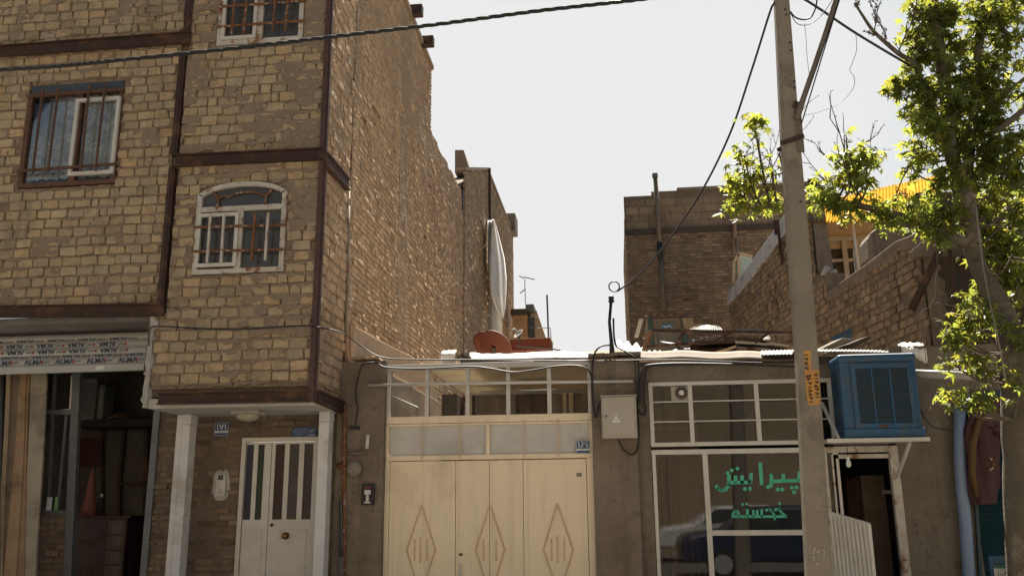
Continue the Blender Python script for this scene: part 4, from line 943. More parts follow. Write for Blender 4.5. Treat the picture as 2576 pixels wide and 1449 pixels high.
# leaning corrugated panel (door leaf)
t = thing('metal_shutter_panel', 'white ribbed metal panel leaning in front of the shop door', 'panel', at(2140, 1449, 9.7))
q0 = at(2090, 1290, 9.75); q1 = at(2186, 1318, 9.4); dn = Vector((0, 0, q0.z-.14))
def pan(u, v):
    p_ = q0+(q1-q0)*u; n_ = (q1-q0).cross(Vector((0, 0, 1))).normalized(); return p_-dn*v*1.0+Vector((0.02*v, 0, 0))+n_*(.022 if int(u*72+.5) % 8 < 5 else 0)
m = MB(); m.grid(pan, 72, 2); m.build('sheet', M_wpaint, t, thick=.004)
m = MB(); m.bar(q0, q1, .03, .03); m.bar(q1, q1-dn, .03, .03); m.build('frame', M_wpaint, t)
# cooler
YA = 9.55
t = thing('evaporative_cooler', 'large sky blue evaporative cooler on a white shelf over the shop door', 'cooler', at(2200, 1102, YA))
xa = at(2119, 1000, YA).x; xb = at(2314, 1000, YA).x; z0 = at(2210, 1101, YA).z; z1 = at(2210, 889, YA).z; Yb = YW-.02
# body as hollow looking shell: posts, top cap, bottom tray, pads
m = MB(); m.box(xa, xb, YA+.012, Yb-.2, z0+.02, z1-.05); m.build('body', M_blue, t, bevel=.02)
m = MB(); m.box(xa-.015, xb+.015, YA-.012, Yb-.18, z1-.09, z1); m.build('lid', M_blue, t, bevel=.035)
m = MB(); m.box(xa-.015, xb+.02, YA-.015, Yb-.18, z0, z0+.10); m.build('tray', M_blue, t, bevel=.015)
M_pad = pm('straw_pad', (.07, .08, .075), (.03, .05, .07), 60, .9, .5)
gx = [at(x_, 1000, YA).x for x_ in (2158, 2196, 2201, 2242, 2247, 2288)]
zg0 = at(2210, 1064, YA).z; zg1 = at(2210, 926, YA).z
for k in range(3):
    a, c = gx[2*k], gx[2*k+1]; m = MB(); m.mi = 0; m.box(a, c, YA+.0, YA+.010, zg0, zg1); m.build('pad', M_pad, t)
    m = MB(); N = 24
    for j in range(N):
        z_ = zg0+(j+.5)*(zg1-zg0)/N; m.quad((a, YA+.0, z_), (c, YA+.0, z_), (c, YA-.014, z_-.009), (a, YA-.014, z_-.009))
    m.build('louvres', M_blue, t, thick=.002)
m = MB(); fx0, fx1 = gx[0]-.05, gx[5]+.05
frame_rect(m, fx0, fx1, zg0-.05, zg1+.05, YA-.0, .05, .012); m.box(gx[1], gx[2], YA-.012, YA+.01, zg0, zg1); m.box(gx[3], gx[4], YA-.012, YA+.01, zg0, zg1); m.build('panel_frame', M_blue, t, bevel=.004)
m = MB(); N = 24; 
for j in range(N):
    z_ = zg0+(j+.5)*(zg1-zg0)/N; m.quad((xa-.0, YA+.13, z_), (xa-.014, YA+.13, z_-.009), (xa-.014, YA+.38, z_-.009), (xa, YA+.38, z_))
m.build('side_louvres', M_pad, t, thick=.002)
q = at(2224, 1072, YA-.02); MB().box(q.x-.05, q.x+.05, YA-.018, YA-.012, q.z-.012, q.z+.012).build('badge', M_brown, t)
t = thing('cooler_shelf', 'white angle iron shelf with slanting braces under the blue cooler', 'shelf', at(2200, 1110, YA))
zs_ = z0-.004; a = at(2079, 1110, YA).x; c = at(2336, 1106, YA).x
MB().box(a, c, YA-.05, YA-.035, zs_-.04, zs_).box(a, c, YA-.035, YW-.0, zs_-.012, zs_-.002).build('shelf_frame', M_wpaint, t)
MB().bar(at(2068, 1014, YW-.04), at(2110, 1104, YA+.0), .025, .03).build('brace', M_wpaint, t); MB().bar(at(2289, 1112, YA-.0), at(2258, 1198, YW-.04), .03, .03).build('brace', M_wpaint, t)
MB().bar(at(2100, 1075, YA+.25), at(2098, 1100, YA+.25), .02, .02).build('brace', M_wpaint, t)
# pipe to the right
MB().tube([at(2302, 940, YA+.1), at(2400, 944, YA+.1), at(2600, 957, YA+.05)], .045, 14).build('horizontal_pipe', pm('pipew', (.30, .28, .26), (.24, .22, .2), 5, .5, .1), None, True, label='thick grey pipe running right from the blue cooler', cat='pipe')
# bulb
t = thing('hanging_bulb', 'small bulb hanging on a wire under the cooler shelf', 'bulb', at(2134, 1176, YA+.02))
q = at(2134, 1160, YA+.02); MB().tube([q+Vector((0, 0, .24)), q+Vector((0, 0, .02))], .004, 5).build('wire', M_cable, t); MB().lathe(q, [(.012, .05), (.014, .02), (.026, -.02), (.024, -.045), (.01, -.06)], 14).build('bulb', M_signw, t, smooth=True)
# downpipe
m = MB(); q = [at(2414, 1015, YW-.1), at(2415, 1150, YW-.1), at(2420, 1230, YW-.1), at(2430, 1330, YW-.1), at(2442, 1520, YW-.1), at(2448, 1640, YW-.1)]
m.tube(q, .062, 18); m.build('downpipe', M_pvc, None, True, label='thick pale blue plastic downpipe right of the shop door', cat='pipe')
# teal shutter beyond
t = thing('teal_shutter', 'closed dark teal roller shutter at the far right', 'shutter', at(2510, 1449, YG+.1))
m = MB(); xa = xsh; xb = 5.2; zz = .13; ztop = at(2500, 1000, YG).z
while zz < ztop:
    m.quad((xa, YG+.1, zz), (xb, YG+.1, zz), (xb, YG+.075, zz+.03), (xa, YG+.075, zz+.03)); m.quad((xa, YG+.075, zz+.03), (xb, YG+.075, zz+.03), (xb, YG+.1, zz+.055), (xa, YG+.1, zz+.055)); zz += .055
M_teal = pm('teal', (.013, .045, .06), (.01, .035, .048), 4, .5, .1)
m.build('slats', M_teal, t, thick=.003); MB().box(xa, xb, YG-.05, YG+.05, ztop-.02, ztop+.08).build('box', M_teal, t)
a = at(2440, 1330, YG); m = MB(); m.bar(at(2455, 1270, YW-.02), at(2478, 1640, YW-.02), .035, .05); m.build('guide_rail', M_teal, t)
render_box(at(2560, 1250, YW).x+.02, 6.5, YW-.06, YW+.05, .13, at(2500, 1012, YW).z-.01, 'stone_pier', M_cement2, sh, .04)
# tarp bundle
t = MB(); 
def tb(u, v):
    # u around, v along : hood over the top right then hanging strip
    a = 2*math.pi*u
    path = [(2560, 1105), (2545, 1060), (2500, 1042), (2465, 1075), (2468, 1150), (2475, 1220), (2478, 1268)]
    wid = [26, 36, 34, 32, 36, 34, 22]
    f = v*(len(path)-1); i = min(int(f), len(path)-2); k = f-i
    x = path[i][0]*(1-k)+path[i+1][0]*k; y = path[i][1]*(1-k)+path[i+1][1]*k; w_ = wid[i]*(1-k)+wid[i+1]*k
    c = at(x, y, YW-.16); r = w_/222
    dx = path[i+1][0]-path[i][0]; dy = path[i+1][1]-path[i][1]; L = math.hypot(dx, dy); nx, nz_ = -dy/L, -dx/L
    fold = 1+.2*math.sin(a*5+v*7)+.08*math.sin(a*11+v*17)+.25*noise.noise(Vector((math.cos(a)*3, math.sin(a)*3, v*5)))
    return c+Vector((nx*math.cos(a)*r*fold, math.sin(a)*r*.45*fold, nz_*math.cos(a)*r*fold))
tt = thing('rolled_awning', 'faded red and yellow cloth awning hanging bundled at the teal shutter', 'awning', at(2478, 1268, YW-.16))
t.grid(tb, 40, 40)
m_, n_, p_, o_ = newmat('awning_red'); g_ = n_.nodes.new('ShaderNodeNewGeometry')
c_ = mixc(n_, ramp(n_, nz(n_, 3, 5), .4, .7), (.04, .006, .009), (.055, .02, .02)); n_.links.new(c_, p_.inputs['Base Color']); p_.inputs['Roughness'].default_value = .7; bumpn(n_, p_, nz(n_, 14, 4), .6, .02)
t.build('cloth', m_, tt, True)
m = MB(); L = [(2510, 1030), (2462, 1060), (2446, 1120), (2446, 1190), (2458, 1250)]; m.tube([at(x, y, YW-.22) for x, y in L], [.03, .035, .04, .035, .02], 8); m.build('yellow_fold', pm('awny', (.10, .055, .015), None, 6, .8, .3), tt, True)
m = MB(); strokes(m, [[(2490, 1152), (2500, 1160), (2500, 1175), (2488, 1182)]], .02, lambda u, v: at(u, v, YW-.262), .002); m.build('printed_mark', M_rust, tt)
m = MB(); m.tube([at(2556, 1095, YW-.2), at(2572, 1110, YW-.2), at(2580, 1125, YW-.15)], .012, 6); m.build('hook', M_blk, tt)
# blue sign bottom right
t, (xa, xb, z0, z1) = plate('blue_sign', 'blue sign with a small white label in the bottom right corner', 'sign', 2522, 1418, 2640, 1500, 8.9, M_blue, d=.02)
MB().box(xa-.09, xa+.06, 8.9, 8.92, z1-.25, z1+.07).build('tab', M_blue, t)
MB().box(xa-.07, xa+.06, 8.875, 8.88, z1-.13, z1-.01).build('label_plate', pm('lbl', (.5, .48, .42), None, 9, .5, 0), t); MB().box(xa-.07, xa+.06, 8.87, 8.875, z1-.035, z1-.01).build('green_band', pm('gb', (.02, .12, .07), None, 9, .5, 0), t)
m = MB(); strokes(m, [[(-.04, -.1), (-.04, -.07)], [(-.02, -.09), (0, -.09)], [(.02, -.07), (.03, -.1), (.04, -.07)]], .008, lambda u, v: Vector((xa+u, 8.875, z1+v)), .002); m.build('lettering', M_ink, t)
MB().tube([(xb-.1, 8.93, .1), (xb-.1, 8.93, z1)], .02, 8).build('post', M_blue, t)
#@@PART2
# ---------------------------------------------------------------- buildings behind
yb_ = 22.3; xb1 = XS
t = thing('brick_building', 'brown brick building rising behind the long side wall, white tarp on it', 'building', (XS-1, YS2+1, 0))
Y2 = 28.3; zq0 = atX(1143, 428, XS); zq1 = atX(1225, 428, XS)
def prof_far(a, b):
    zt = zq0.z+(zq1.z-zq0.z)*min(1, max(0, (a-zq0.y)/(zq1.y-zq0.y)))
    return b < zt+.03*math.sin(a*9)
rough_wall('side_wall', (XS+.012, 0, 0), (0, 1, 0), (1, 0, 0), prof_far, (YS2+.01, Y2), (.2, zq1.z+.1), .21, .078, .012, [M_side, M_mside], t, 22, grid=.07, hide=1, jit=.006, smear=.03, hidef=lambda a, b: .6 if noise.noise(Vector((a*.6, b*.6, 4))) > -.1 else 0)
MB().prism([(XS-2, YS2, 0), (XS-2, Y2, 0), (XS-2, Y2, zq1.z-.1), (XS-2, yb_, zq1.z-.1), (XS-2, YS2, zq0.z+.1)], (1.94, 0, 0)).build('wall_core', M_mortd, t)
zq0 = zq0+(zq1-zq0)*((YS2+.1-zq0.y)/(zq1.y-zq0.y))
m = MB(); m.bar(zq0+Vector((-.08, 0, .03)), zq1+Vector((-.08, 0, .03)), .25, .07); m.bar(zq1+Vector((-.08, 0, .03)), Vector((XS-.08, Y2, zq1.z+.03)), .25, .07); m.build('coping', M_mort, t)
MB().tube([(XS+.07, yb_, zq1.z+.05), (XS+.07, yb_, zq1.z-2.6)], .035, 6).build('drain_pipe', M_steel, t)
q = atX(1284, 548, XS); MB().box(XS-.4, XS+.18, q.y-.2, q.y+.6, q.z-.5, q.z+.1).build('pier_cap', M_cement, t, bevel=.03)
# chimney
yc_ = 21.0
pts = [at(1144, 436, yc_), at(1144, 377, yc_), at(1166, 377, yc_), at(1184, 436, yc_)]
MB().prism(pts, (0, .5, 0)).build('chimney', M_mort, t, bevel=.02)
# hole
a = atX(1165, 497, XS+.01)
m = MB(); m.box(XS-.02, XS+.02, a.y-.07, a.y+.07, a.z-.3, a.z+.15); m.build('dark_slot', M_blk, t)
# tarp hanging
tp = MB(); 
cl = [(1240, 553, 2), (1241, 580, 12), (1245, 650, 30), (1247, 700, 34), (1248, 740, 32), (1255, 775, 20), (1262, 800, 4)]
def tpf(u, v):
    f = v*(len(cl)-1); i = min(int(f), len(cl)-2); k = f-i; x = cl[i][0]*(1-k)+cl[i+1][0]*k; y = cl[i][1]*(1-k)+cl[i+1][1]*k; w_ = cl[i][2]*(1-k)+cl[i+1][2]*k
    e = xb1+.25+.12*math.sin(u*14+v*2)+.1*math.sin(math.pi*u)
    p_ = atX(x+(u-.35)*w_*1.15, y, XS+.22); return p_+(CAM-p_).normalized()*(.15*math.sin(u*15)+.5*math.sin(math.pi*u))
tp.grid(tpf, 24, 24); tp.build('tarpaulin', M_tarp, None, True, label='long white tarpaulin hanging down the brown wall at the back', cat='tarpaulin', thick=.02)
m = MB(); m.grid(lambda u, v: atX(1228+10*u, 555+125*v, XS+.12+.04*math.sin(u*20)), 8, 8); m.build('plastic_sheet', M_signw, None, True, label='narrow pale plastic strip behind the hanging tarpaulin', cat='sheet', thick=.01)
m = MB(); m.box(xb1-.02, xb1+.08, yb_+.3, yb_+2.4, atX(1238, 850, XS).z, atX(1238, 765, XS).z); m.build('pale_panel', M_plaster, t)

# distant roofs in the gap
YD = 26
t = thing('rooftop_shed', 'small ochre brick rooftop shed far behind the canopy', 'shed', at(1330, 850, YD))
M_ochre = pm('ochre_brick', (.42, .26, .14), (.33, .2, .11), 4, .9, .3)
def D(x, y): return at(x, y, YD)
def pbox(m, x0, y0, x1, y1, Y, d=1.0): a = at(x0, y1, Y); c = at(x1, y0, Y); m.box(a.x, c.x, Y, Y+d, a.z, c.z); return m
pbox(MB(), 1290, 790, 1326, 855, YD).build('wall', M_ochre, t); pbox(MB(), 1284, 776, 1330, 790, YD-.2).build('roof', M_dark, t); pbox(MB(), 1322, 765, 1342, 778, YD-.3).build('roof', M_grey, t)
m = MB(); 
for k in range(6): pbox(m, 1292+(k % 2)*3, 793+k*10, 1325, 793.8+k*10, YD-.02, .01)
m.build('joint_lines', M_mortd, t); m = MB(); m.prism([at(1326, 855, YD+.3), at(1330, 782, YD+.3), at(1350, 782, YD+.3), at(1375, 855, YD+.3)], (0, .5, 0)); m.build('side_wall', M_yb, t)
m = MB(); pbox(m, 1330, 800, 1345, 850, YD+.25, .04); m.build('window', M_glassd, t)
t = thing('red_parapet', 'rust red painted parapet box on the far roof', 'parapet', at(1330, 880, YD-2))
pbox(MB(), 1283, 851, 1384, 882, YD-2, 1).build('wall', pm('redpar', (.32, .085, .05), (.25, .07, .045), 5, .8, .2), t); pbox(MB(), 1283, 849, 1386, 852, YD-2.1, 1.2).build('coping', M_cream, t)
m = MB(); m.bar(D(1380, 850), D(1376, 742), .05, .05); m.build('aerial_mast', M_grey, None, label='thin dark mast right of the red parapet', cat='mast')
m = MB(); m.tube([D(1330, 798), D(1355, 798)], .015, 5); m.tube([D(1330, 825), D(1385, 825), D(1386, 852)], .015, 5); m.build('railing', M_grey, None, label='thin grey railing in front of the far shed', cat='railing')
t = thing('tv_antenna', 'tall thin television aerial standing on the far shed', 'antenna', D(1322, 765))
MB().tube([D(1322, 765), D(1320, 702)], .012, 5).build('mast', M_grey, t)
for a, c in (((1306, 694), (1316, 700)), ((1316, 697), (1345, 703)), ((1308, 738), (1322, 727))): MB().bar(D(*a), D(*c), .05, .02).build('arm', M_grey, t)
def dish(label, x, y, r, Y, tilt, mat, az=0, group=None):
    c = at(x, y, Y); R_ = r/(2230/Y)*1.0; ax = Vector((math.sin(az)*math.cos(tilt), -math.cos(az)*math.cos(tilt), math.sin(tilt)))
    t = thing('satellite_dish', label, 'dish', c, group)
    m = MB(); prof_ = [(R_*k/8, .22*R_*(k/8)**2) for k in range(1, 9)]; m.lathe(c, prof_, 32, ax); 
    m.f = m.f[:-1]; m.m = m.m[:-1]; m.build('reflector', mat, t, True, thick=.012)
    u = Vector((0, 0, 1)); MB().tube([c+ax*(.22*R_)-u*R_*.9*math.cos(tilt), c+ax*R_*.9], .012, 5).build('arm', M_grey, t); MB().lathe(c+ax*R_*.88, [(.035, 0), (.035, .08)], 10, ax).build('receiver', M_plaster, t)
    MB().tube([c, c-Vector((0, -.1, R_*1.25))], .025, 6).build('mast', M_grey, t); return t
M_dish = pm('dish_brown', (.22, .07, .045), (.18, .06, .04), 3, .6, .1)
dish('red brown satellite dish in front, tilted up behind the canopy', 1242, 874, 46, 14.2, R(42), M_dish, R(150), 'brown dishes behind the canopy')
dish('red brown satellite dish mostly hidden behind the nearer one', 1222, 872, 40, 14.9, R(42), M_dish, R(155), 'brown dishes behind the canopy')
dish('small pale satellite dish beside the red parapet', 1306, 842, 15, 20, R(40), M_plaster, R(-50))
m = MB(); m.grid(lambda u, v: at(1300+110*u, 873+9*u, 15-1.5*v)+Vector((0, 0, .006*math.sin(u*25))), 60, 2); m.build('tin_roof', M_grey, None, label='low dark tin sheet behind the right half of the canopy', cat='sheet', thick=.02)

# ---- right brick house at the back
YR = 22.0
t = thing('brick_building', 'two storey brown brick building at the back with block parapet and tall flue', 'building', (2.9, YR, 0))
xr0 = at(1578, 650, YR).x; xr1 = at(2080, 600, YR).x; zr1 = at(1640, 494, YR).z; zr2 = at(1800, 474, YR).z; zslab = at(1700, 581, YR).z
rough_wall('front_wall', (0, YR, 0), (1, 0, 0), (0, -1, 0), lambda a, b: b < zslab, (xr0, xr1), (2.5, zslab), .215, .078, .014, [M_back, M_mortd], t, 31, grid=.08, hide=1.1, jit=.008, tint=.2)
xs2 = at(1703, 480, YR).x; xs1 = at(1640, 490, YR).x
M_block = brickmat('block', (.25, .185, .13), (.21, .155, .11), (.19, .145, .105), (.3, .23, .17))
rough_wall('parapet_wall', (0, YR+.02, 0), (1, 0, 0), (0, -1, 0), lambda a, b: b < (zr1 if a < xs1 else zr1+.12 if a < xs2 else zr2), (xr0-.03, xr1), (zslab+.08, zr2), .40, .205, .012, [M_block, M_mortd], t, 32, grid=.1, jit=.004, hide=.4)
MB().box(xr0-.05, xr1, YR-.07, YR+.1, zslab-.07, zslab+.06).build('slab_edge', M_dark, t)
MB().box(xr0+.04, xr1, YR+.08, YR+6, 0, zslab).build('wall_core', M_mortd, t)
P0 = Vector((xr0, YR, 0))
rough_wall('side_wall', (xr0, 0, 0), (0, 1, 0), (-1, 0, 0), lambda a, b: b < zr1, (YR, YR+7), (1, zr1), .3, .1, .014, [M_block, M_mortd], t, 33, grid=.2)
m = MB(); m.box(xs2, xr1, YR-.05, YR+.15, zr2-.02, zr2+.05); m.build('coping', M_cement, t)
t2 = thing('flue_pipe', 'tall pale flue pipe running up the back brick building', 'pipe', at(1670, 783, YR-.15))
MB().tube([at(1671, 783, YR-.12), at(1662, 656, YR-.12)], .055, 8).build('lower_run', M_cement2, t2, True); MB().tube([at(1662, 656, YR-.12), at(1659, 610, YR-.12)], .07, 8).build('black_joint', M_blk, t2, True)
MB().tube([at(1659, 610, YR-.12), at(1655, 540, YR-.12), at(1648, 440, YR-.12)], .06, 8).build('upper_run', M_cement2, t2, True); MB().tube([at(1648, 447, YR-.12), at(1647.5, 437, YR-.12)], .075, 8).build('cap', M_grey, t2, True)
MB().tube([at(1847, 640, YR-.1), at(1848, 586, YR-.1), at(1848, 480, YR-.1)], .05, 8).build('flue_pipe', pm('terra', (.22, .085, .05), (.2, .16, .13), 2, .8, .2), None, True, label='short terracotta flue behind the white edged wall', cat='pipe')
MB().tube([at(1852, 600, YR-.3), at(1855, 660, YR-.3)], .04, 8).build('flue_pipe', M_cement2, None, True, label='short grey flue above the green skylight', cat='pipe')
# skylight
t = thing('skylight', 'pale green glass skylight box behind the sloping white wall edge', 'skylight', at(1870, 700, 21.5))
MB().prism([at(1845, 700, 21), at(1847, 660, 21), at(1858, 640, 21.0), at(1858, 690, 21)], (.0, .2, 0)).build('side_glass', pm('sg', (.25, .3, .26), None, 6, .3, 0), t)
MB().prism([at(1858, 700, 21), at(1858, 640, 21), at(1892, 645, 21), at(1892, 700, 21)], (0, .2, 0)).build('front_glass', pm('fg', (.38, .46, .44), None, 6, .2, 0), t)
m = MB()
for a, c in (((1858, 700), (1858, 640)), ((1845, 662), (1858, 638)), ((1858, 638), (1893, 645)), ((1845, 710), (1846, 660))): m.bar(at(*a, 20.98), at(*c, 20.98), .06, .06)
m.build('frame', M_yb, t)
# roof antennas seen over the parapet
m = MB()
for a, c in (((1922, 447), (2005, 428)), ((1955, 485), (1950, 430)), ((1968, 480), (1972, 440))): m.bar(at(*a, YR+1), at(*c, YR+1), .04, .04)
for k in range(5): m.bar(at(1925, 458+k*4, YR+1), at(1975, 456+k*4, YR+1), .015, .015)
m.build('roof_aerial', M_grey, None, label='dark metal aerial rack on the back building roof left of the pole', cat='antenna')
t = thing('roof_vent', 'small black roof cowl seen right of the pole', 'vent', at(2046, 480, YR)); MB().lathe(at(2046, 462, YR), [(.1, -.25), (.1, 0), (.16, .02), (.13, .12), (.04, .17)], 12).build('cowl', M_blk, t)

# ---- right side walls: one wall line, turned a little
d_ = ray(1250, 1269); dW = Vector((d_.x, d_.y, 0)).normalized()
PW = at(2341, 880, 11.9); PW = Vector((PW.x, PW.y, 0)); nW = Vector((-dW.y, dW.x, 0))
if nW.x > 0: nW = -nW
def sz(x, y): p = onp(x, y, PW, nW); return ((p-PW).dot(dW), p.z)
S_end = sz(1835, 800)[0]
pf = [sz(*q) for q in ((2341, 585), (2310, 592), (2258, 612), (2185, 668), (2082, 740))] + [sz(2081, 690), sz(2050, 688), sz(2045, 500), sz(1985, 548), sz(1910, 650), sz(1833, 762)]
def top_w(s):
    if s < pf[0][0]: return pf[0][1]
    for (s0, z0_), (s1, z1_) in zip(pf, pf[1:]):
        if s0 <= s <= s1: return z0_+(z1_-z0_)*(s-s0)/max(1e-6, s1-s0)
    return pf[-1][1]
t = thing('side_brick_wall', 'long yellowish brick side wall rising behind the shop roof', 'wall', (PW.x, PW.y, 0))
rough_wall('brickwork', (PW.x, PW.y, 0), dW, nW, lambda a, b: b < top_w(a)-.03, (0, S_end), (2.4, max(z for s, z in pf)+.1), .205, .118, .024, [M_right, M_mortd], t, 41, grid=.05, hide=1.3, jit=.014, mort=-.016, mamp=.018, tint=.14)
m = MB(); N = 60
for k in range(N):
    s0, s1 = S_end*k/N, S_end*(k+1)/N; z0_, z1_ = top_w(s0+.001), top_w(s1-.001)
    A_ = PW+dW*s0-nW*.05; B_ = PW+dW*s1-nW*.05
    m.prism([A_, B_, B_+Vector((0, 0, z1_-.02)), A_+Vector((0, 0, z0_-.02))], -nW*.25)
m.build('wall_core', M_cement, t)
m = MB(); k0 = [p for p in pf if p[0] <= sz(2082, 741)[0]+.01]
for (s0, z0_), (s1, z1_) in zip(k0, k0[1:]):
    m.prism([PW+dW*s0+nW*.03+Vector((0, 0, z0_-.16)), PW+dW*s1+nW*.03+Vector((0, 0, z1_-.12)), PW+dW*s1+nW*.03+Vector((0, 0, z1_+.03)), PW+dW*s0+nW*.03+Vector((0, 0, z0_+.03))], -nW*.34)
m.build('coping', M_cement, t, bevel=.02)
m = MB(); L = [((1835, 738), (1833, 768)), ((1858, 702), (1862, 738)), ((1900, 650), (1906, 682)), ((1945, 588), (1952, 622)), ((1986, 528), (1990, 566)), ((2030, 500), (2030, 540))]
for (a, b_), (c, e) in zip(L, L[1:]):
    P_ = [onp(*q, PW, nW)+nW*.04 for q in (a, c, e, b_)]; m.prism(P_, -nW*.35)
m.build('white_flashing', pm('flash', (.46, .47, .48), (.36, .37, .38), 7, .6, .3, c3=(.22, .2, .18), s3=4), t, bevel=.01)
m = MB(); m.bar(onp(1964, 560, PW, nW)+nW*.06, onp(1975, 665, PW, nW)+nW*.06, .05, .04); m.bar(onp(1962, 555, PW, nW)+nW*.08, onp(1966, 590, PW, nW)+nW*.08, .1, .08); m.build('iron_bracket', M_steel, t)
# building behind with the yellow roof
YH = 17.6
t = thing('terrace_house', 'beige plastered house with framed windows under a yellow corrugated roof', 'house', at(2150, 900, YH))
ax, ay = at(2040, 700, YH).x, at(2420, 600, YH).x
def zz_(y, x=2130): return at(x, y, YH).z
wx = [at(x_, 650, YH).x for x_ in (2049, 2112, 2160, 2275)]
m = MB(); m.box(ax-.3, ay, YH, YH+.2, zz_(625), zz_(520)); m.box(ax-.3, wx[0], YH, YH+.2, zz_(900), zz_(625)); m.box(wx[3], ay, YH, YH+.2, zz_(900), zz_(625)); m.box(wx[0], wx[3], YH, YH+.2, zz_(950), zz_(770)); m.build('wall', M_yb, t)
M_yfr = pm('yfr', (.46, .40, .32), None, 5, .5, .1)
m = MB(); m.box(wx[0], wx[3], YH-.04, YH+.05, zz_(606), zz_(596)); m.box(wx[0], wx[3], YH-.04, YH+.05, zz_(658), zz_(652))
for x_ in (2049, 2127, 2160, 2272): X = at(x_, 660, YH).x; m.box(X-.045, X+.045, YH-.045, YH+.05, zz_(770), zz_(600))
m.build('window_frame', M_yfr, t)
MB().box(wx[0], at(2150, 650, YH).x, YH+.06, YH+.08, zz_(770), zz_(600)).build('pane', M_glassd, t); MB().box(at(2150, 650, YH).x, wx[3], YH+.03, YH+.05, zz_(770), zz_(600)).build('pane', pm('blindw', (.4, .38, .34), None, 4, .4, .05), t)
q = [at(2040, 512, 18.6), at(2362, 440, 18.6), at(2372, 545, 15.6), at(2030, 560, 15.6)]
def yr(u, v): a = q[0]+(q[1]-q[0])*u; c = q[3]+(q[2]-q[3])*u; return a+(c-a)*v+Vector((0, 0, .022*math.sin(u*250)))
m = MB(); m.grid(yr, 400, 4)
m_ = fibre('yellow_fibre', (.58, .33, .045), .2)
m.build('roof', m_, t, True); M_yel = m_
m = MB()
for u in (.25, .5, .75): m.bar(yr(u, 0)-Vector((0, 0, .1)), yr(u, 1)-Vector((0, 0, .1)), .06, .08)
for v in (.3, .7): m.bar(yr(0, v)-Vector((0, 0, .1)), yr(1, v)-Vector((0, 0, .1)), .06, .06)
m.build('rafters', M_brown, t)
for x_, x2_ in ((2055, 2068), (2143, 2160)): MB().tube([at(x_, 545, 15.8), at(x2_, 700, 15.8)], .03, 8).build('post', M_wpaint, t, True)
m = MB(); m.tube([at(2083, 672, 15.2), at(2072, 690, 15.2), at(2088, 688, 15.2), at(2100, 770, 15.2)], .06, 8); m.tube([at(2080, 690, 15.2), at(2104, 682, 15.2)], .045, 8); m.build('vent_pipe', M_plaster, None, True, label='white bent vent pipe rising from the brick wall parapet', cat='pipe')
# round plaster hood
q_ = [(2188, 655), (2184, 600), (2190, 585), (2215, 565), (2250, 548), (2300, 560), (2300, 660)]
P_ = [at(x, y, 14.3) for x, y in q_]; MB().prism(P_, (0, .6, 0)).build('plaster_hood', M_cement, None, label='rounded cement parapet block above the side brick wall', cat='parapet', bevel=.06)
# ---- dark neighbour front on the right
t = thing('neighbour_house', 'dark rough rendered house front behind the tree at the right', 'house', (5, 11.9, 0))
YN = 11.95; xn0 = PW.x+.02
def dn_(u, v):
    X = xn0+(9-xn0)*u; Z = zS+(at(2520, 478, YN).z-zS)*v; return (X, YN-.03+.05*noise.noise(Vector((X*2, Z*2, 0)))+.02*noise.noise(Vector((X*9, Z*9, 0))), Z)
m = MB(); m.grid(dn_, 90, 90); m.build('wall', M_dark, t, True)
MB().box(xn0, 9, YN+.1, YN+.4, 0, at(2520, 480, YN).z).build('wall_core', M_dark, t)
zl = at(2400, 603, 11.3).z; MB().box(at(2335, 603, 11.2).x, 8, 11.2, YN, zl-.06, zl+.03).build('slab', M_cement2, t, bevel=.01)
m = MB(); m.bar(at(2374, 612, 11.3), at(2293, 780, 11.6), .075, .075); m.build('strut', M_steel, t); m = MB(); m.tube([at(2389, 615, 11.5), at(2400, 740, 11.6), at(2416, 930, 11.6)], .028, 8); m.build('drain_pipe', M_steel, t)
m = MB(); m.bar(at(2405, 840, 11.6), at(2430, 840, 11.6), .03, .03); m.build('pipe_arm', M_steel, t)
# ---------------------------------------------------------------- things on the shop roof
zr = zS-.02
def rp(x, y, Y): return at(x, y, Y)
t = thing('roof_cooler', 'old teal evaporative cooler with torn cover on the shop roof', 'cooler', at(1670, 880, 13.3))
Yk = 13.3; a = at(1630, 870, Yk); c = at(1725, 795, Yk)
MB().box(a.x, c.x, Yk, Yk+.8, a.z-.1, c.z).build('body', pm('oldteal', (.10, .13, .12), (.16, .13, .1), 5, .7, .3), t, bevel=.02)
M_tp = pm('tealp', (.04, .085, .085), None, 5, .6, .2)
for x0, x1 in ((1630, 1640), (1715, 1727)): MB().box(at(x0, 800, Yk).x, at(x1, 800, Yk).x, Yk-.02, Yk, a.z, c.z).build('corner_post', M_tp, t)
m = MB(); frame_rect(m, at(1645, 800, Yk).x, at(1710, 800, Yk).x, at(1670, 868, Yk).z, at(1670, 803, Yk).z, Yk-.01, .03, .02); m.build('door_frame', M_cement, t)
a2 = at(1665, 825, Yk-.03); c2 = at(1691, 815, Yk-.03); MB().box(a2.x, c2.x, Yk-.04, Yk-.02, a2.z, c2.z).build('label_plate', pm('bluel', (.03, .13, .3), None, 9, .5, 0), t)
m = MB(); strokes(m, [[(1669, 820), (1676, 823), (1683, 819), (1688, 822)]], .012, lambda u, v: at(u, v, Yk-.041), .002); m.build('lettering', M_signw, t)
m = MB(); m.grid(lambda u, v: at(1606+130*u, 800-14*math.sin(math.pi*u)**.4+4*v+2*math.sin(u*40), Yk-.15+.9*v), 40, 6); m.build('torn_cover', M_brown, t, thick=.02)
m = MB(); m.grid(lambda u, v: at(1610+8*u-12*v, 803+45*v, Yk-.1-.1*u), 4, 12); m.build('hanging_flap', M_wpaint, t, thick=.015)
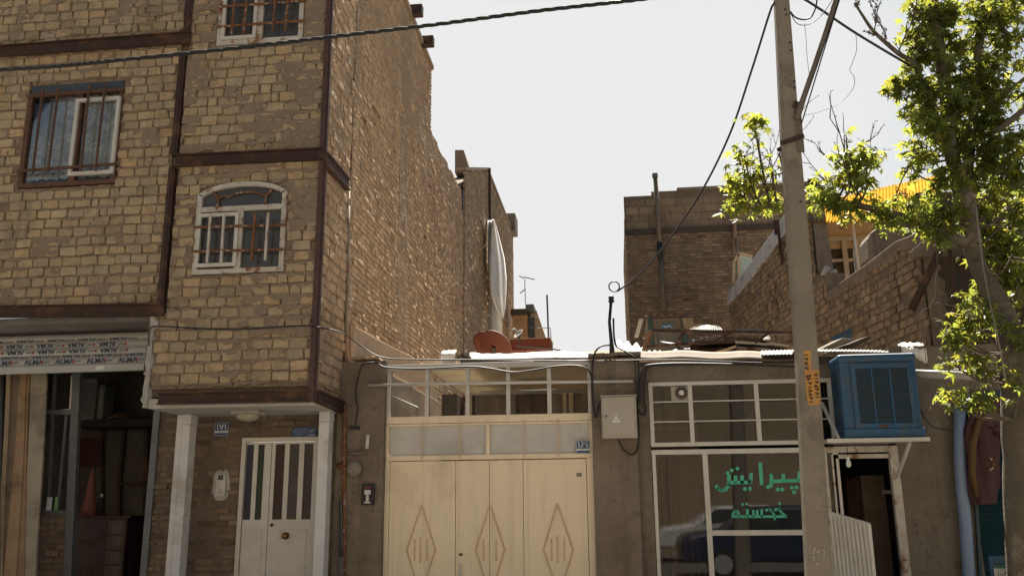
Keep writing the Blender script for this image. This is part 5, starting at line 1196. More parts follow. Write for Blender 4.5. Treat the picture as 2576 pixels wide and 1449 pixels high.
m = MB(); m.grid(lambda u, v: at(1716+26*u+6*v, 800-6*u+26*v+8*u+3*math.sin(v*19), Yk-.25), 8, 30); m.build('fibre_scrap', pm('scrap', (.28, .2, .11), None, 5, .6, .1), None, label='torn yellow corrugated scrap hanging off the roof cooler', cat='scrap', thick=.01)
# bright corrugated sheets
for i, (x0, x1, y0, lb) in enumerate(((1552, 1618, 868, 'bright corrugated sheet beside the cable post on the shop roof'), (1618, 1700, 884, 'bright corrugated sheet under the left end of the scrap pile'))):
    m = MB(); m.grid(lambda u, v: at(x0+(x1-x0)*u, y0+(0 if i else -8+12*u)+(30 if i == 0 else 8)*v, 12.4-1.2*v)+Vector((0, -.02*math.sin(u*19), (.03 if i == 0 else .012)*math.sin(u*(19 if i == 0 else 40)))), 80, 3)
    m.build('corrugated_sheet', M_plaster if i else M_tarp, None, True, label=lb, cat='sheet', group='corrugated sheets on the shop roof', thick=.006)
# steel rack
t = thing('steel_rack', 'long rusty steel frame lying over scrap on the shop roof', 'rack', at(1800, 885, 11))
m = MB(); m.bar(at(1640, 832, 11.0), at(2012, 838, 11.0), .05, .04); m.build('top_rail', M_steel, t)
m = MB(); m.bar(at(1636, 833, 11.0), at(1620, 888, 10.9), .07, .04); m.build('leg', M_rust, t); m = MB(); m.bar(at(1640, 833, 11.0), at(1621, 850, 11.4), .05, .03); m.build('leg', M_rust, t)
m = MB(); m.bar(at(1625, 872, 10.8), at(1850, 856, 11.6), .04, .03); m.build('cross_bar', M_steel, t)
for a, c in (((1705, 858), (1722, 834)), ((1800, 856), (1840, 836)), ((1900, 862), (1935, 838))): MB().bar(at(*a, 10.9), at(*c, 11.0), .025, .025).build('brace', M_steel, t)
m = MB(); m.bar(at(1860, 828, 11.4), at(1960, 836, 11.2), .035, .03); m.bar(at(1857, 829, 11.4), at(1852, 842, 11.4), .035, .03); m.build('bent_bar', M_grey, t)
# scrap sheets, each its own
r2 = random.Random(3)
scr = [((1730, 862), (1850, 856), 10.9, M_steel, 'thin rusty sheet leaning left in the scrap pile'), ((1735, 880), (1850, 868), 10.8, M_yb, 'yellow edged bent panel low in the scrap pile'), ((1850, 857), (1985, 866), 10.9, M_box, 'pale edged long sheet in the scrap pile'),
       ((1700, 868), (1770, 870), 11.3, M_dark, 'short dark board left in the scrap pile'), ((1780, 884), (1900, 884), 11.0, M_dark, 'dark flat board at the bottom of the scrap pile'), ((1880, 872), (2005, 880), 11.0, M_rust, 'rust orange sheet behind the pole in the scrap pile'),
       ((1820, 846), (1930, 852), 11.8, M_dark, 'dark sheet under the bent bar of the scrap pile'), ((1660, 858), (1740, 852), 11.9, M_grey, 'grey plank behind the rack in the scrap pile'),
       ((1745, 872), (1830, 878), 11.2, M_brown, 'brown bent board under the yellow edged panel'), ((1905, 858), (1995, 852), 11.5, M_brown, 'brown sheet propped beside the pole on the scrap pile'), ((1690, 882), (1745, 876), 11.4, M_grey, 'small grey sheet at the left foot of the scrap pile'),
       ((1860, 882), (1950, 874), 10.7, M_steel, 'thin dark strip lying at the front of the scrap pile'), ((1760, 850), (1815, 846), 11.9, M_cement2, 'dusty tan sheet behind the wire mesh'), ((1940, 886), (2010, 884), 11.2, M_dark, 'black sheet lowest in the scrap pile beside the pole')]
for k, (a, c, Y_, mt, lb) in enumerate(scr):
    A_ = at(*a, Y_); C_ = at(*c, Y_); dp = Vector((.1, .75, .03+.12*r2.random()))
    m = MB(); m.grid(lambda u, v: A_+(C_-A_)*u+dp*v+Vector((0, 0, -.05*math.sin(math.pi*u)*(k % 2)+.015*noise.noise(Vector((u*5, v*3, k))))), 14, 4); m.build('scrap_sheet', mt, None, label=lb, cat='scrap', group='scrap pile on the shop roof', thick=.03)
m = MB(); c0 = at(1775, 838, 12.0)
for k in range(15): m.bar(at(1722+k*7, 836+(0), 12.0)+Vector((0, 0, 0)), at(1750+k*4.2, 818+abs(k-7)*.6, 12.6), .012, .012)
for k in range(6): f = k/5; m.bar(at(1722+28*f, 836-18*f, 12+.6*f), at(1820-12*f, 836-17*f, 12+.6*f), .012, .012)
m.build('wire_mesh', M_box, None, label='pale wire mesh panel standing beside the yellow scrap', cat='mesh')
m = MB(); m.grid(lambda u, v: at(1922+16*u, 852-12*v*math.sin(math.pi*u)-16*(u > .5)*v*.6, 11.5)+Vector((0, .1*v, 0)), 8, 4); m.build('white_scrap', M_plaster, None, label='small white crumpled scrap on top of the pile', cat='scrap', thick=.02)
m = MB(); m.box(at(2086, 850, 12.2).x, at(2142, 850, 12.2).x, 12.2, 12.23, at(2120, 875, 12.2).z, at(2120, 822, 12.2).z); 
m = MB(); m.prism([at(2085, 853, 12.2), at(2142, 824, 12.2), at(2142, 855, 12.2), at(2120, 868, 12.2)], (0, .03, 0)); m.build('blue_board', M_blue, None, label='blue board leaning on the side wall behind the pole', cat='board')
for k, (pts_, mt, lb) in enumerate((([(2060, 880), (2120, 850), (2145, 852), (2085, 882)], M_cement2, 'grey crumpled sheet right of the pole on the shop roof'), ([(2090, 884), (2185, 845), (2195, 850), (2120, 888)], M_dark, 'dark plank sloping up right of the pole on the shop roof'))):
    P_ = [at(x, y, 11.3+.2*k) for x, y in pts_]; MB().prism(P_, (0, .5, .05)).build('roof_board', mt, None, label=lb, cat='board', bevel=.01)
m = MB(); m.grid(lambda u, v: at(1915+320*u, 884-3*math.sin(u*3)+(10 if u < .25 else 4)*v, 10.0+.55*(1-v))+Vector((0, 0, .004*math.sin(u*210))), 400, 3); m.build('edge_sheet', pm('edgew', (.26, .25, .23), None, 6, .6, .2), None, label='white corrugated sheet along the shop roof edge behind the pole', cat='sheet', thick=.008)
m = MB(); q = at(2292, 890, 10.3); m.grid(lambda u, v: q+Vector(((u-.5)*.26, -.1*math.sin(v*math.pi), .1-.28*v*(.4+.6*u)+.04*noise.noise(Vector((u*7, v*7, 2))))), 12, 12); m.build('white_bag', M_tarp, None, True, label='torn white plastic bag behind the top right of the blue cooler', cat='bag', thick=.02)
# cable post on the roof
t = thing('cable_post', 'short black service post with insulator and cable ring on the shop roof', 'post', at(1540, 888, 10.3))
MB().tube([at(1540, 890, 10.3), at(1538, 860, 10.3), at(1533, 810, 10.3), at(1537, 760, 10.3)], [.034, .022, .018, .018], 10).build('pole', M_blk, t, True)
MB().lathe(at(1538, 762, 10.3), [(.02, 0), (.036, .01), (.036, .03), (.022, .035), (.034, .05), (.034, .07), (.012, .09)], 14).build('insulator', M_blk, t, True)
c_ = at(1545, 721, 10.3); MB().tube([c_+Vector((math.cos(a)*.062, 0, math.sin(a)*.062)) for a in [k*math.pi/9 for k in range(19)]], .008, 6).build('ring', M_cable, t, True)

# ---------------------------------------------------------------- pole
YPo = 7.8
t = thing('utility_pole', 'tall tapered concrete utility pole with orange stencilled number patches', 'pole', (at(2070, 1449, YPo).x, YPo, .13))
st = [(-260, 1942, 1975), (0, 1951, 1987), (340, 1968, 2014), (600, 1985.5, 2037), (901, 2007, 2061), (1449, 2034, 2097), (1640, 2043, 2109)]
rings = []
for y, xl_, xr_ in st:
    a = at(xl_, y, YPo); c = at(xr_, y, YPo); w = c.x-a.x; cx = (a.x+c.x)/2; ch = w*.16; h = w*.5
    rings.append([(cx-h+ch, YPo, a.z), (cx+h-ch, YPo, a.z), (cx+h, YPo+ch, a.z), (cx+h, YPo+w-ch, a.z), (cx+h-ch, YPo+w, a.z), (cx-h+ch, YPo+w, a.z), (cx-h, YPo+w-ch, a.z), (cx-h, YPo+ch, a.z)])
m = MB()
for a, c in zip(rings, rings[1:]): m.hexa(c, a)
m.build('shaft', M_conc, t)
for x_, y_ in ((1975, 25), (1978, 38), (1988, 108), (1989, 128), (1998, 205), (1999, 222), (2014, 508)):
    q = at(x_, y_, YPo); m = MB(); m.lathe(q+Vector((0, .004, 0)), [(.012, 0), (.01, .008)], 8, (0, -1, 0)); m.build('bolt_hole', M_blk, t)
MB().box(at(1999, 300, YPo).x, at(2016, 300, YPo).x, YPo-.012, YPo-.001, at(2005, 385, YPo).z, at(2005, 262, YPo).z).build('bracket_plate', M_cement2, t)
M_or = pm('orange_paint', (.50, .255, .055), (.42, .2, .045), 7, .7, .2, c3=(.3, .24, .17), s3=9)
def patch(pts): P_ = [at(x, y, YPo-.001) for x, y in pts]; m = MB(); m.prism(P_, (0, -.002, 0)); return m
patch([(2021, 882), (2039, 882), (2041, 930), (2060, 931), (2063, 1008), (2060, 1018), (2034, 1019), (2030, 1000), (2024, 934)]).build('orange_patch', M_or, t)
m = MB(); rr = random.Random(4)
glyph = {'1': [[(0, .5), (1, .5)]], '4': [[(0, .2), (1, .2)], [(0, .2), (.3, .8), (.55, .2)]], '7': [[(1, 0), (0, .5), (1, 1)]], '8': [[(0, 0), (1, .5), (0, 1)]], '5': [[(.1, .5), (.5, 0), (1, .5), (.5, 1), (.1, .5)]], '9': [[(0, .9), (1, .9), (1, .2), (.5, .2), (.5, .9)]], '2': [[(0, .1), (1, .1), (1, .6), (.7, .6)]]}
def vert(s, x, y, w, h, gap):
    for k, ch in enumerate(s):
        if ch == ' ': continue
        strokes(m, [[(x+w*(1-q[0])+k*.7, y+k*gap+h*q[1]) for q in L] for L in glyph[ch]], .009, lambda u, v: at(u, v, YPo-.0032), .001)
vert('1458 8', 2023, 889, 9, 7, 11); vert('42417541', 2031, 943, 9, 6, 9.3); vert('8149471', 2048, 940, 9, 6, 9.3); m.build('lettering', M_blk, t)
m = MB(); cc = [(1392+18*math.sin(a), 2062-0*a) for a in (0, 1)]; strokes(m, [[(2050, 1375), (2046, 1395), (2050, 1412), (2057, 1420)], [(2066+9*math.cos(a), 1390+11*math.sin(a)) for a in [k*.7 for k in range(10)]]], .012, lambda u, v: at(u, v, YPo-.002), .001); m.build('chalk_mark', M_cement2 and pm('chalk', (.38, .34, .3), None, 30, .9, .1), t)
# straps and irons
m = MB(); m.bar(at(1965, 361, YPo-.02), at(2022, 342, YPo-.02), .03, .035); m.build('strap', M_steel, t); m = MB(); m.bar(at(1956, 378, YPo+.1), at(1972, 371, YPo+.1), .03, .03); m.build('strap', M_steel, t)
m = MB(); m.bar(at(1996, 262, YPo-.02), at(2013, 268, YPo-.02), .03, .06); m.build('clamp', M_steel, t)
m = MB(); m.tube([at(2003, 300, YPo-.03), at(2020, 250, YPo-.03), at(2050, 165, YPo-.03), at(2082, 70, YPo-.03), at(2112, -25, YPo-.03), at(2160, -180, YPo-.03)], [.026]*6, 12); m.build('lamp_arm', M_cement2, t, True)
# ---------------------------------------------------------------- cables
def smooth_path(P_, n=8):
    out = []
    for i in range(len(P_)-1):
        p0 = P_[max(i-1, 0)]; p1 = P_[i]; p2 = P_[i+1]; p3 = P_[min(i+2, len(P_)-1)]
        for k in range(n):
            t_ = k/n; out.append(.5*((2*p1)+(p2-p0)*t_+(2*p0-5*p1+4*p2-p3)*t_*t_+(3*p1-p0-3*p2+p3)*t_**3))
    out.append(P_[-1]); return out
def cable(label, pts, r, group=None, mat=M_cable, twist=0, name='cable'):
    P_ = smooth_path([at(x, y, Y) for x, y, Y in pts])
    m = MB()
    if twist:
        Q = smooth_path(P_, 6)
        for s in range(3): m.tube([q+Vector((0, math.cos(i*.33+s*2.09), math.sin(i*.33+s*2.09)))*r*.75 for i, q in enumerate(Q)], r*.78, 6)
    else: m.tube(P_, r, 6)
    return m.build(name, mat, None, True, label=label, cat='cable', group=group)
o = cable('thick twisted black cable crossing the top of the brick house', [(-60, 180, 7.6), (150, 167, 7.6), (300, 152, 7.6), (600, 121, 7.6), (830, 94, 7.6), (1100, 62, 7.6), (1350, 29, 7.6), (1600, 1, 7.6), (1800, -26, 7.6)], .0135, twist=1)
cable('black cable sagging from the pole top to the roof post', [(1962, -20, 7.8), (1948, 8, 7.85), (1936, 34, 7.9), (1890, 180, 8.2), (1835, 340, 8.7), (1760, 490, 9.2), (1670, 620, 9.8), (1600, 698, 10.2), (1552, 733, 10.3)], .011)
cable('black cable pinned along the bay wall above the beam', [(374, 870, 9.15), (376, 835, 9.14), (392, 821, 9.14), (500, 826, 9.15), (600, 828, 9.16), (745, 820, 9.14), (795, 822, 9.13), (862, 838, 9.9), (905, 868, 10.1), (958, 898, 10.1), (1040, 904, 10.1), (1200, 905, 10.1), (1490, 908, 10.05)], .008)
cable('thin black cable stretched along the shop roof edge', [(1490, 908, 10.05), (1700, 905, 10.0), (1900, 912, 10.0), (2010, 912, 10.0), (2110, 915, 10.1)], .007)
cable('black cable drooping across the top of the cream gate', [(893, 1072, 10.08), (899, 1030, 10.06), (895, 985, 10.06), (903, 940, 10.06), (915, 916, 10.06), (945, 912, 10.06), (972, 924, 10.06), (1060, 927, 10.1), (1180, 922, 10.12), (1235, 927, 10.12), (1290, 936, 10.12), (1345, 930, 10.12), (1400, 921, 10.12), (1460, 921, 10.1), (1486, 942, 10.08), (1490, 1000, 10.08), (1496, 1050, 10.06)], .009)
cable('black cable looping down between the gate and the electric box', [(1535, 868, 10.2), (1510, 872, 10.1), (1494, 895, 10.05), (1490, 950, 10.05), (1494, 1030, 10.05), (1500, 1048, 10.05), (1505, 1025, 10.05), (1512, 1010, 10.0)], .011)
cable('black cable running from the post down past the box right side', [(1543, 800, 10.25), (1548, 865, 10.2), (1575, 885, 10.1), (1602, 905, 10.05), (1607, 940, 10.05), (1603, 1000, 10.05), (1607, 1080, 10.05), (1604, 1125, 10.05), (1590, 1143, 10.05), (1568, 1130, 10.03), (1556, 1106, 10.0)], .011)
cable('outer black cable hooked over the shop corner beside the box', [(1612, 1000, 10.05), (1612, 960, 10.05), (1618, 930, 10.05), (1640, 917, 10.02), (1760, 914, 10.0), (2005, 922, 10.0)], .011)
cable('black cable bundle hanging in a loop right of the electric box', [(1612, 950, 10.03), (1610, 1000, 10.03), (1604, 1022, 10.03), (1615, 1042, 10.03), (1624, 1035, 10.03), (1620, 1000, 10.03), (1623, 940, 10.03), (1635, 918, 10.02)], .015)
cable('black cable from the pole top into the plane tree', [(2012, -8, 7.8), (2060, 22, 7.85), (2140, 76, 8.0), (2215, 122, 8.2), (2300, 172, 8.5)], .012)
cable('thin cable pair hanging along the lamp arm', [(2016, 312, 7.78), (2040, 235, 7.75), (2075, 120, 7.75), (2112, 0, 7.75)], .006)
cable('second thin cable alongside the lamp arm', [(2012, 300, 7.8), (2030, 240, 7.75), (2066, 130, 7.75), (2090, 60, 7.75)], .004)
cable('looped thin cable coil near the top of the pole', [(1988, 30, 7.8), (2000, 44, 7.8), (2020, 50, 7.8), (2040, 44, 7.8), (2052, 20, 7.8), (2056, -10, 7.8)], .008)
cable('thinnest cable coil below the coil at the pole top', [(1988, 32, 7.8), (2005, 60, 7.8), (2035, 62, 7.8), (2070, 35, 7.8), (2100, -10, 7.8)], .004)
cable('thin wire curling down to the pole clamp', [(2153, 88, 7.9), (2155, 125, 7.9), (2144, 160, 7.9), (2138, 178, 7.9), (2149, 196, 7.9), (2145, 225, 7.9), (2110, 262, 7.9), (2060, 282, 7.85), (2020, 292, 7.8)], .0025)
cable('hair thin wire hanging straight beside the pole', [(2024, 60, 7.8), (2028, 100, 7.8), (2030, 140, 7.8), (2036, 190, 7.8)], .0022)
cable('black wire bundle hanging right of the blue cooler', [(2316, 1030, 10.0), (2325, 1050, 10.05), (2350, 1075, 10.05), (2400, 1080, 10.05)], .007)
cable('thin black wire curling above the wire bundle', [(2320, 1040, 10.05), (2345, 1020, 10.05), (2370, 980, 10.05)], .004)
cable('pale rope hanging down in front of the tree trunk', [(2455, 520, 8.3), (2470, 650, 8.2), (2490, 760, 8.1), (2512, 860, 8.0), (2530, 960, 8.0)], .007, mat=M_conc, name='rope')
cable('thin wire crossing the sky behind the tree at the right', [(2380, -6, 9), (2480, 2, 9), (2600, 14, 9)], .014)

# ---------------------------------------------------------------- plane tree
T = thing('plane_tree', 'leaning plane tree with pale bark and bright spring leaves', 'tree', (at(2580, 1449, 8.6).x, 8.6, .13))
M_bark = pm('bark', (.13, .112, .088), (.085, .072, .056), 4, .9, .7, bs=25, spec=.1, c3=(.17, .15, .118), s3=3, dist=.02)
M_twig = pm('twig', (.10, .075, .055), (.07, .055, .04), 9, .9, .3)
def limb(pts, name='limb', mat=M_bark, n=10):
    P_ = smooth_path([at(x, y, Y) for x, y, Y, r in pts], 5); rr = []
    for i in range(len(pts)-1):
        for k in range(5): rr.append(pts[i][3]+(pts[i+1][3]-pts[i][3])*k/5)
    rr.append(pts[-1][3]); rr = [r*(1+.10*noise.noise(P_[i]*5)) for i, r in enumerate(rr)]
    m = MB(); m.tube(P_, rr, n); return m
m = limb([(2620, 1700, 8.7, .18), (2588, 1449, 8.65, .17), (2570, 1150, 8.6, .16), (2556, 950, 8.6, .14), (2535, 820, 8.6, .11), (2500, 740, 8.6, .09), (2464, 680, 8.6, .08), (2446, 620, 8.6, .085), (2436, 550, 8.6, .09), (2424, 490, 8.6, .10)], n=14)
m.build('trunk', M_bark, T, True)
limb([(2424, 500, 8.6, .085), (2404, 430, 8.6, .075), (2388, 350, 8.6, .07), (2376, 210, 8.6, .06), (2355, 80, 8.6, .062), (2340, -60, 8.6, .05)]).build('limb', M_bark, T, True)
limb([(2428, 500, 8.6, .07), (2435, 420, 8.65, .055), (2448, 300, 8.7, .05), (2458, 160, 8.7, .042), (2475, 40, 8.8, .035), (2480, -80, 8.8, .03)]).build('limb', M_bark, T, True)
limb([(2432, 612, 8.6, .06), (2412, 605, 8.55, .055), (2370, 584, 8.5, .05), (2305, 556, 8.45, .042), (2242, 540, 8.4, .04), (2188, 524, 8.4, .032), (2135, 514, 8.4, .03), (2080, 506, 8.4, .024), (2000, 512, 8.4, .018), (1940, 520, 8.4, .012), (1905, 530, 8.4, .008)]).build('limb', M_bark, T, True)
limb([(2400, 360, 8.6, .045), (2345, 300, 8.5, .032), (2320, 210, 8.4, .028), (2298, 160, 8.4, .026), (2260, 135, 8.4, .022), (2200, 82, 8.4, .018), (2170, 40, 8.4, .014), (2150, 8, 8.4, .010)]).build('limb', M_bark, T, True)
limb([(2450, 330, 8.7, .035), (2500, 260, 8.8, .03), (2576, 200, 8.9, .022), (2640, 150, 9, .02)]).build('limb', M_bark, T, True)
limb([(2440, 360, 8.7, .035), (2520, 320, 8.5, .03), (2620, 240, 8.3, .025)]).build('limb', M_bark, T, True)
limb([(2355, 80, 8.6, .03), (2420, 0, 8.6, .02), (2460, -60, 8.6, .02)]).build('limb', M_bark, T, True)
limb([(2545, 100, 8.8, .03), (2510, 60, 8.8, .022), (2450, -20, 8.8, .02)]).build('limb', M_bark, T, True)
CL0 = [(1895, 305, 24, 8.4, 60), (1870, 395, 32, 8.4, 55), (1862, 462, 36, 8.4, 80), (1905, 440, 30, 8.4, 50), (1872, 500, 34, 8.4, 70), (1940, 492, 32, 8.4, 60), (1846, 522, 20, 8.4, 26), (1940, 430, 20, 8.4, 16), (1900, 520, 22, 8.4, 30), (1905, 350, 12, 8.4, 8), (1960, 390, 12, 8.4, 8),
       (2130, 400, 42, 8.4, 90), (2178, 400, 30, 8.4, 60), (2160, 445, 40, 8.4, 90), (2085, 460, 40, 8.4, 80), (2100, 520, 34, 8.4, 70), (2060, 500, 34, 8.4, 70), (2160, 522, 34, 8.4, 70), (2230, 545, 34, 8.4, 80), (2265, 495, 28, 8.4, 40), (2300, 530, 36, 8.4, 55), (2350, 480, 36, 8.5, 55), (2310, 565, 30, 8.4, 40), (2300, 385, 20, 8.4, 24), (2292, 425, 22, 8.4, 30), (2380, 540, 44, 8.4, 110), (2350, 600, 28, 8.4, 40), (2130, 350, 14, 8.4, 8),
       (2300, 25, 34, 8.5, 60), (2350, 60, 46, 8.6, 130), (2385, 30, 40, 8.6, 80), (2300, 90, 36, 8.5, 70), (2400, 110, 40, 8.6, 100), (2330, 150, 46, 8.5, 110), (2265, 195, 30, 8.4, 50), (2300, 225, 44, 8.4, 110), (2250, 205, 16, 8.4, 14), (2340, 250, 50, 8.5, 130), (2310, 300, 36, 8.4, 90), (2360, 330, 46, 8.5, 120), (2330, 385, 34, 8.5, 60), (2395, 280, 50, 8.6, 150), (2400, 190, 44, 8.6, 110), (2420, 360, 44, 8.6, 110), (2400, 430, 44, 8.5, 100),
       (2470, 30, 44, 8.7, 110), (2520, 50, 46, 8.8, 120), (2560, 10, 36, 8.8, 60), (2465, 100, 40, 8.7, 90), (2520, 120, 38, 8.8, 90), (2470, 180, 48, 8.7, 140), (2500, 240, 40, 8.7, 110), (2450, 250, 48, 8.7, 120), (2480, 310, 44, 8.7, 120), (2510, 290, 30, 8.7, 50), (2570, 250, 28, 8.8, 40), (2575, 160, 26, 8.8, 30), (2560, 90, 20, 8.8, 20), (2480, 370, 44, 8.6, 110), (2530, 390, 46, 8.7, 130), (2565, 350, 36, 8.7, 70), (2480, 430, 50, 8.6, 150), (2545, 450, 46, 8.7, 120),
       (2490, 500, 48, 8.5, 140), (2550, 530, 44, 8.5, 100), (2470, 560, 44, 8.45, 110), (2520, 590, 50, 8.4, 130), (2480, 640, 44, 8.4, 100), (2550, 660, 50, 8.4, 120), (2500, 700, 44, 8.4, 90), (2560, 740, 40, 8.4, 70), (2450, 510, 30, 8.4, 50), (2450, 760, 24, 8.2, 22), (2470, 780, 34, 8.2, 44), (2430, 800, 24, 8.2, 20), (2390, 832, 22, 8.2, 22), (2410, 850, 20, 8.2, 14), (2460, 830, 26, 8.2, 20), (2385, 915, 20, 8.2, 18), (2425, 905, 22, 8.2, 20), (2460, 900, 20, 8.2, 14), (2372, 985, 16, 8.2, 10), (2410, 1000, 18, 8.2, 14), (2445, 995, 22, 8.2, 20), (2485, 1000, 20, 8.2, 16), (2570, 830, 40, 8.3, 60), (2570, 960, 20, 8.3, 16), (2480, 930, 30, 8.2, 24)]
# bare twigs
r3 = random.Random(11); tw = MB()
def twig(p, d, L, r, depth):
    pts = [p]; dd = d.copy(); n = 5
    for k in range(n):
        dd = (dd+Vector((r3.uniform(-.3, .3), r3.uniform(-.15, .15), r3.uniform(-.2, .28)))).normalized(); pts.append(pts[-1]+dd*L/n)
        if depth and r3.random() < .75:
            s = (dd+Vector((r3.uniform(-.9, .9), r3.uniform(-.3, .3), r3.uniform(-.6, .8)))).normalized(); twig(pts[-1], s, L*.45*r3.uniform(.6, 1.1), r*.6, depth-1)
        elif r3.random() < .6: tw.tube([pts[-1], pts[-1]+Vector((r3.uniform(-1, 1), 0, r3.uniform(-.5, 1)))*.022], .004, 4)
    tw.tube(pts, [r*(1-.6*k/n) for k in range(n+1)], 5)
def tg(x0, y0, x1, y1, Y, r, depth=1):
    a = at(x0, y0, Y); c = at(x1, y1, Y); twig(a, (c-a).normalized(), (c-a).length, r, depth)
for a in ((2165, 35, 2145, -5, 8.4, .008), (2200, 82, 2200, 10, 8.4, .007), (2230, 95, 2225, 30, 8.4, .006), (2260, 130, 2300, 20, 8.4, .008), (2298, 40, 2330, -10, 8.4, .006), (2240, 110, 2195, 85, 8.4, .006), (2298, 158, 2330, 110, 8.4, .008), (2280, 150, 2255, 110, 8.4, .006),
          (2170, 500, 2030, 330, 8.4, .010), (2100, 415, 2200, 300, 8.4, .008), (2110, 420, 2035, 360, 8.4, .008), (2185, 440, 2215, 335, 8.4, .006), (2110, 500, 2040, 380, 8.4, .007), (1900, 530, 1900, 300, 8.4, .008), (1925, 520, 1985, 390, 8.4, .007), (1900, 480, 1840, 380, 8.4, .006), (1950, 520, 1950, 380, 8.4, .008), (1930, 430, 1985, 330, 8.4, .005),
          (2230, 540, 2290, 390, 8.4, .009), (2160, 515, 2150, 400, 8.4, .008), (2300, 555, 2295, 480, 8.4, .008), (2510, 70, 2576, 20, 8.8, .007), (2540, 200, 2590, 130, 8.8, .007), (2350, 590, 2400, 850, 8.3, .006), (2540, 880, 2380, 930, 8.2, .009), (2540, 960, 2360, 975, 8.2, .009), (2520, 800, 2390, 760, 8.2, .008)): tg(*a, depth=2 if a[1] < 200 else 1)
# a twig from the nearest limb to every leaf cluster
nodes = []
for o_ in bpy.data.objects:
    if o_.parent == T and (o_.name.startswith('limb') or o_.name.startswith('trunk')):
        nodes += [o_.matrix_basis@v_.co+T.location for v_ in o_.data.vertices][::10]
for (x, y, r, Y, n) in CL0:
    c = at(x, y, Y); k_ = min(nodes, key=lambda q: (q-c).length+(.5 if q.z > c.z else 0)); L = (c-k_).length
    if L < .05: continue
    mid = (c+k_)/2+Vector((r3.uniform(-.06, .06), 0, -.12*L)); pts = smooth_path([k_, mid, c+Vector((0, 0, r/2230*Y*.4))], 5)
    tw.tube(pts, [.006+.012*(1-i/(len(pts)-1))*min(1, L) for i in range(len(pts))], 5)
    for j in range(4):
        e = c+Vector((r3.uniform(-1, 1), r3.uniform(-1, 1), r3.uniform(-.8, 1)))*(r/2230*Y*.9); tw.tube([pts[-3+j % 2], (pts[-2]+e)/2+Vector((0, 0, .01)), e], [.005, .004, .0025], 4)
tw.build('twigs', M_twig, T)
# leaves: many five lobed folded leaves
leafv = []
lob = [(-150, .42), (-118, .22), (-92, .78), (-62, .38), (-45, .95), (-22, .45), (0, 1.15), (22, .45), (45, .95), (62, .38), (92, .78), (118, .22), (150, .42)]
base_ = np.array([(0, 0, 0)]+[(r_*math.sin(R(a)), r_*math.cos(R(a)), -.12*r_*r_-.10*abs(math.sin(R(a)))*r_) for a, r_ in lob])
V = []; Fc = []; tint = []
rn = np.random.default_rng(5); nb = len(base_)
ppm_ = 2230
for (x, y, r, Y, n) in CL0:
    if 2395 < x < 2570 and 495 < y < 765: Y = 9.15
    c = at(x, y, Y); rad = r/ppm_*Y
    # sub-tufts inside a cluster give an uneven outline
    nt_ = max(2, int(n/9)); tufts = []
    for k in range(nt_):
        d = rn.normal(size=3); d /= np.linalg.norm(d); tufts.append(d*rad*rn.uniform(.25, 1.0)*np.array((1, 1.1, 1)))
    for k in range(int(n*(.62 if x < 2060 and y > 280 else .85 if x < 2260 and y > 280 else 1.02))):
        tc = tufts[rn.integers(nt_)]; p = np.array(c)+tc+rn.normal(size=3)*.062*np.array((1, 1, .7))
        s = rn.uniform(.045, .105)*(1.0 if Y > 8 else .9)
        yaw = rn.uniform(0, 2*math.pi); pitch = rn.normal(-.35, .5); roll = rn.normal(0, .45)
        cy, sy, cp, sp, cr_, sr = math.cos(yaw), math.sin(yaw), math.cos(pitch), math.sin(pitch), math.cos(roll), math.sin(roll)
        Rz = np.array([[cy, -sy, 0], [sy, cy, 0], [0, 0, 1]]); Rx = np.array([[1, 0, 0], [0, cp, -sp], [0, sp, cp]]); Ry = np.array([[cr_, 0, sr], [0, 1, 0], [-sr, 0, cr_]])
        bb = base_*s; bb = bb*np.array((rn.uniform(.75, 1.1), rn.uniform(.85, 1.1), 1)); bb[:, 2] -= abs(bb[:, 0])*rn.uniform(-.1, .6); bb[:, 2] -= (bb[:, 1]**2)/s*rn.uniform(0, .4)
        vv = bb@(Rz@Rx@Ry).T+p; b0 = len(V); V += vv.tolist()
        for j in range(1, nb-1): Fc.append((b0, b0+j, b0+j+1))
        g = rn.uniform(.7, 1.3)*(1.0 if x < 2380 and y > 280 else .8); yl = rn.uniform(0, 1)**(1.7 if x < 2050 else 2.2)
        tint += [(g*(1+.35*yl), g*(1+.05*yl), g*(1-.2*yl))]*nb
m_, n_, p_, o_ = newmat('leaf'); at_ = n_.nodes.new('ShaderNodeAttribute'); at_.attribute_name = 'tint'
c_ = mixc(n_, 1.0, at_.outputs['Color'], (.075, .105, .028), 'MULTIPLY'); c2_ = mixc(n_, 1.0, at_.outputs['Color'], (.33, .38, .055), 'MULTIPLY')
n_.links.new(c_, p_.inputs['Base Color']); p_.inputs['Roughness'].default_value = .45; p_.inputs['Specular IOR Level'].default_value = .4
tr = n_.nodes.new('ShaderNodeBsdfTranslucent'); n_.links.new(c2_, tr.inputs[0]); ms = n_.nodes.new('ShaderNodeMixShader'); ms.inputs[0].default_value = .5
n_.links.new(p_.outputs[0], ms.inputs[1]); n_.links.new(tr.outputs[0], ms.inputs[2]); n_.links.new(ms.outputs[0], o_.inputs[0])
m = MB(); m.v = [Vector(v) for v in V]; m.f = Fc; m.m = [0]*len(Fc); m.build('crown', m_, T, vcol=tint)

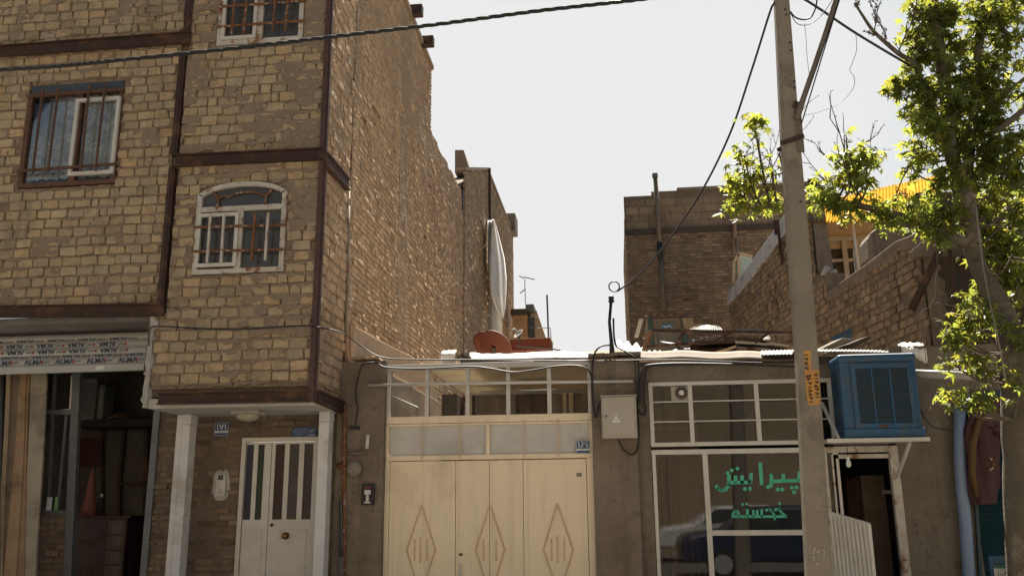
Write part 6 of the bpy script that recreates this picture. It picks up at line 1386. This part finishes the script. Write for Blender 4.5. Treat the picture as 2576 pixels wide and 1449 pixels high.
# ---------------------------------------------------------------- across the street, behind the camera: what the windows mirror and what throws light back
M_opp = pm('opposite_brick', (.34, .27, .18), (.28, .21, .14), 1, .9, .3)
for k, (x0, x1, h) in enumerate(((-22, -9, 8.5), (-9, 1.5, 6.2), (1.5, 9, 9.0), (9, 24, 7.0))):
    t = thing('opposite_house', ['wide brick house', 'low brick house', 'tall brick house', 'long brick house'][k]+' across the street behind the viewer', 'house', ((x0+x1)/2, -8, 0))
    m = MB(); m.box(x0+.01, x1-.01, -14, -8, 0, h); m.build('wall', M_opp, t)
    n_w = int((x1-x0)/2.6)
    for i in range(n_w):
        for lv in range(int(h/3)):
            X = x0+1.4+i*2.5; z_ = 1.1+lv*3
            if -2 < X < 7: continue
            w_ = MB().box(X-.6, X+.6, -8.0, -7.97, z_, z_+1.4).build('window', M_glassd, t); frame_rect(MB(), X-.66, X+.66, z_-.06, z_+1.46, -7.97, .07, .05).build('frame', M_wpaint, w_)
def car(label, x, Yc, col, L=4.2):
    t = thing('parked_car', label, 'car', (x, Yc, 0), 'cars mirrored in the shop glass')
    prof = [(-2.1, .35), (-2.12, .75), (-1.95, .88), (-1.2, .98), (-.55, 1.42), (.75, 1.44), (1.45, 1.0), (2.0, .92), (2.1, .7), (2.08, .35)]
    m = MB(); m.prism([(x+a, Yc-.8, z_) for a, z_ in prof], (0, 1.6, 0)); m.build('body', pm('car', col, tuple(c*.95 for c in col), 2, .25, 0, spec=.6), t, bevel=.08)
    m = MB()
    for a, c in ((-.95, -.15), (-.05, .7)): m.prism([(x+a+(.0 if a > -.5 else 0), Yc+.805, 1.0), (x+c, Yc+.805, 1.0), (x+c, Yc+.805, 1.34), (x+a+.35*(a < -.5), Yc+.805, 1.34)], (0, .01, 0))
    m.build('side_window', M_glassd, t)
    for a in (-1.3, 1.3): w_ = MB().lathe((x+a, Yc+.66, .31), [(.31, 0), (.31, .18), (.2, .19)], 20, (0, 1, 0)).build('wheel', M_blk, t); MB().lathe((x+a, Yc+.85, .31), [(.19, 0), (.18, .01)], 16, (0, 1, 0)).build('rim', M_alu, w_)
car('white saloon car parked across the street', 3.1, -4.6, (.6, .6, .58)); car('dark blue saloon car parked just beside the viewer', 3.3, 1.0, (.012, .03, .075))
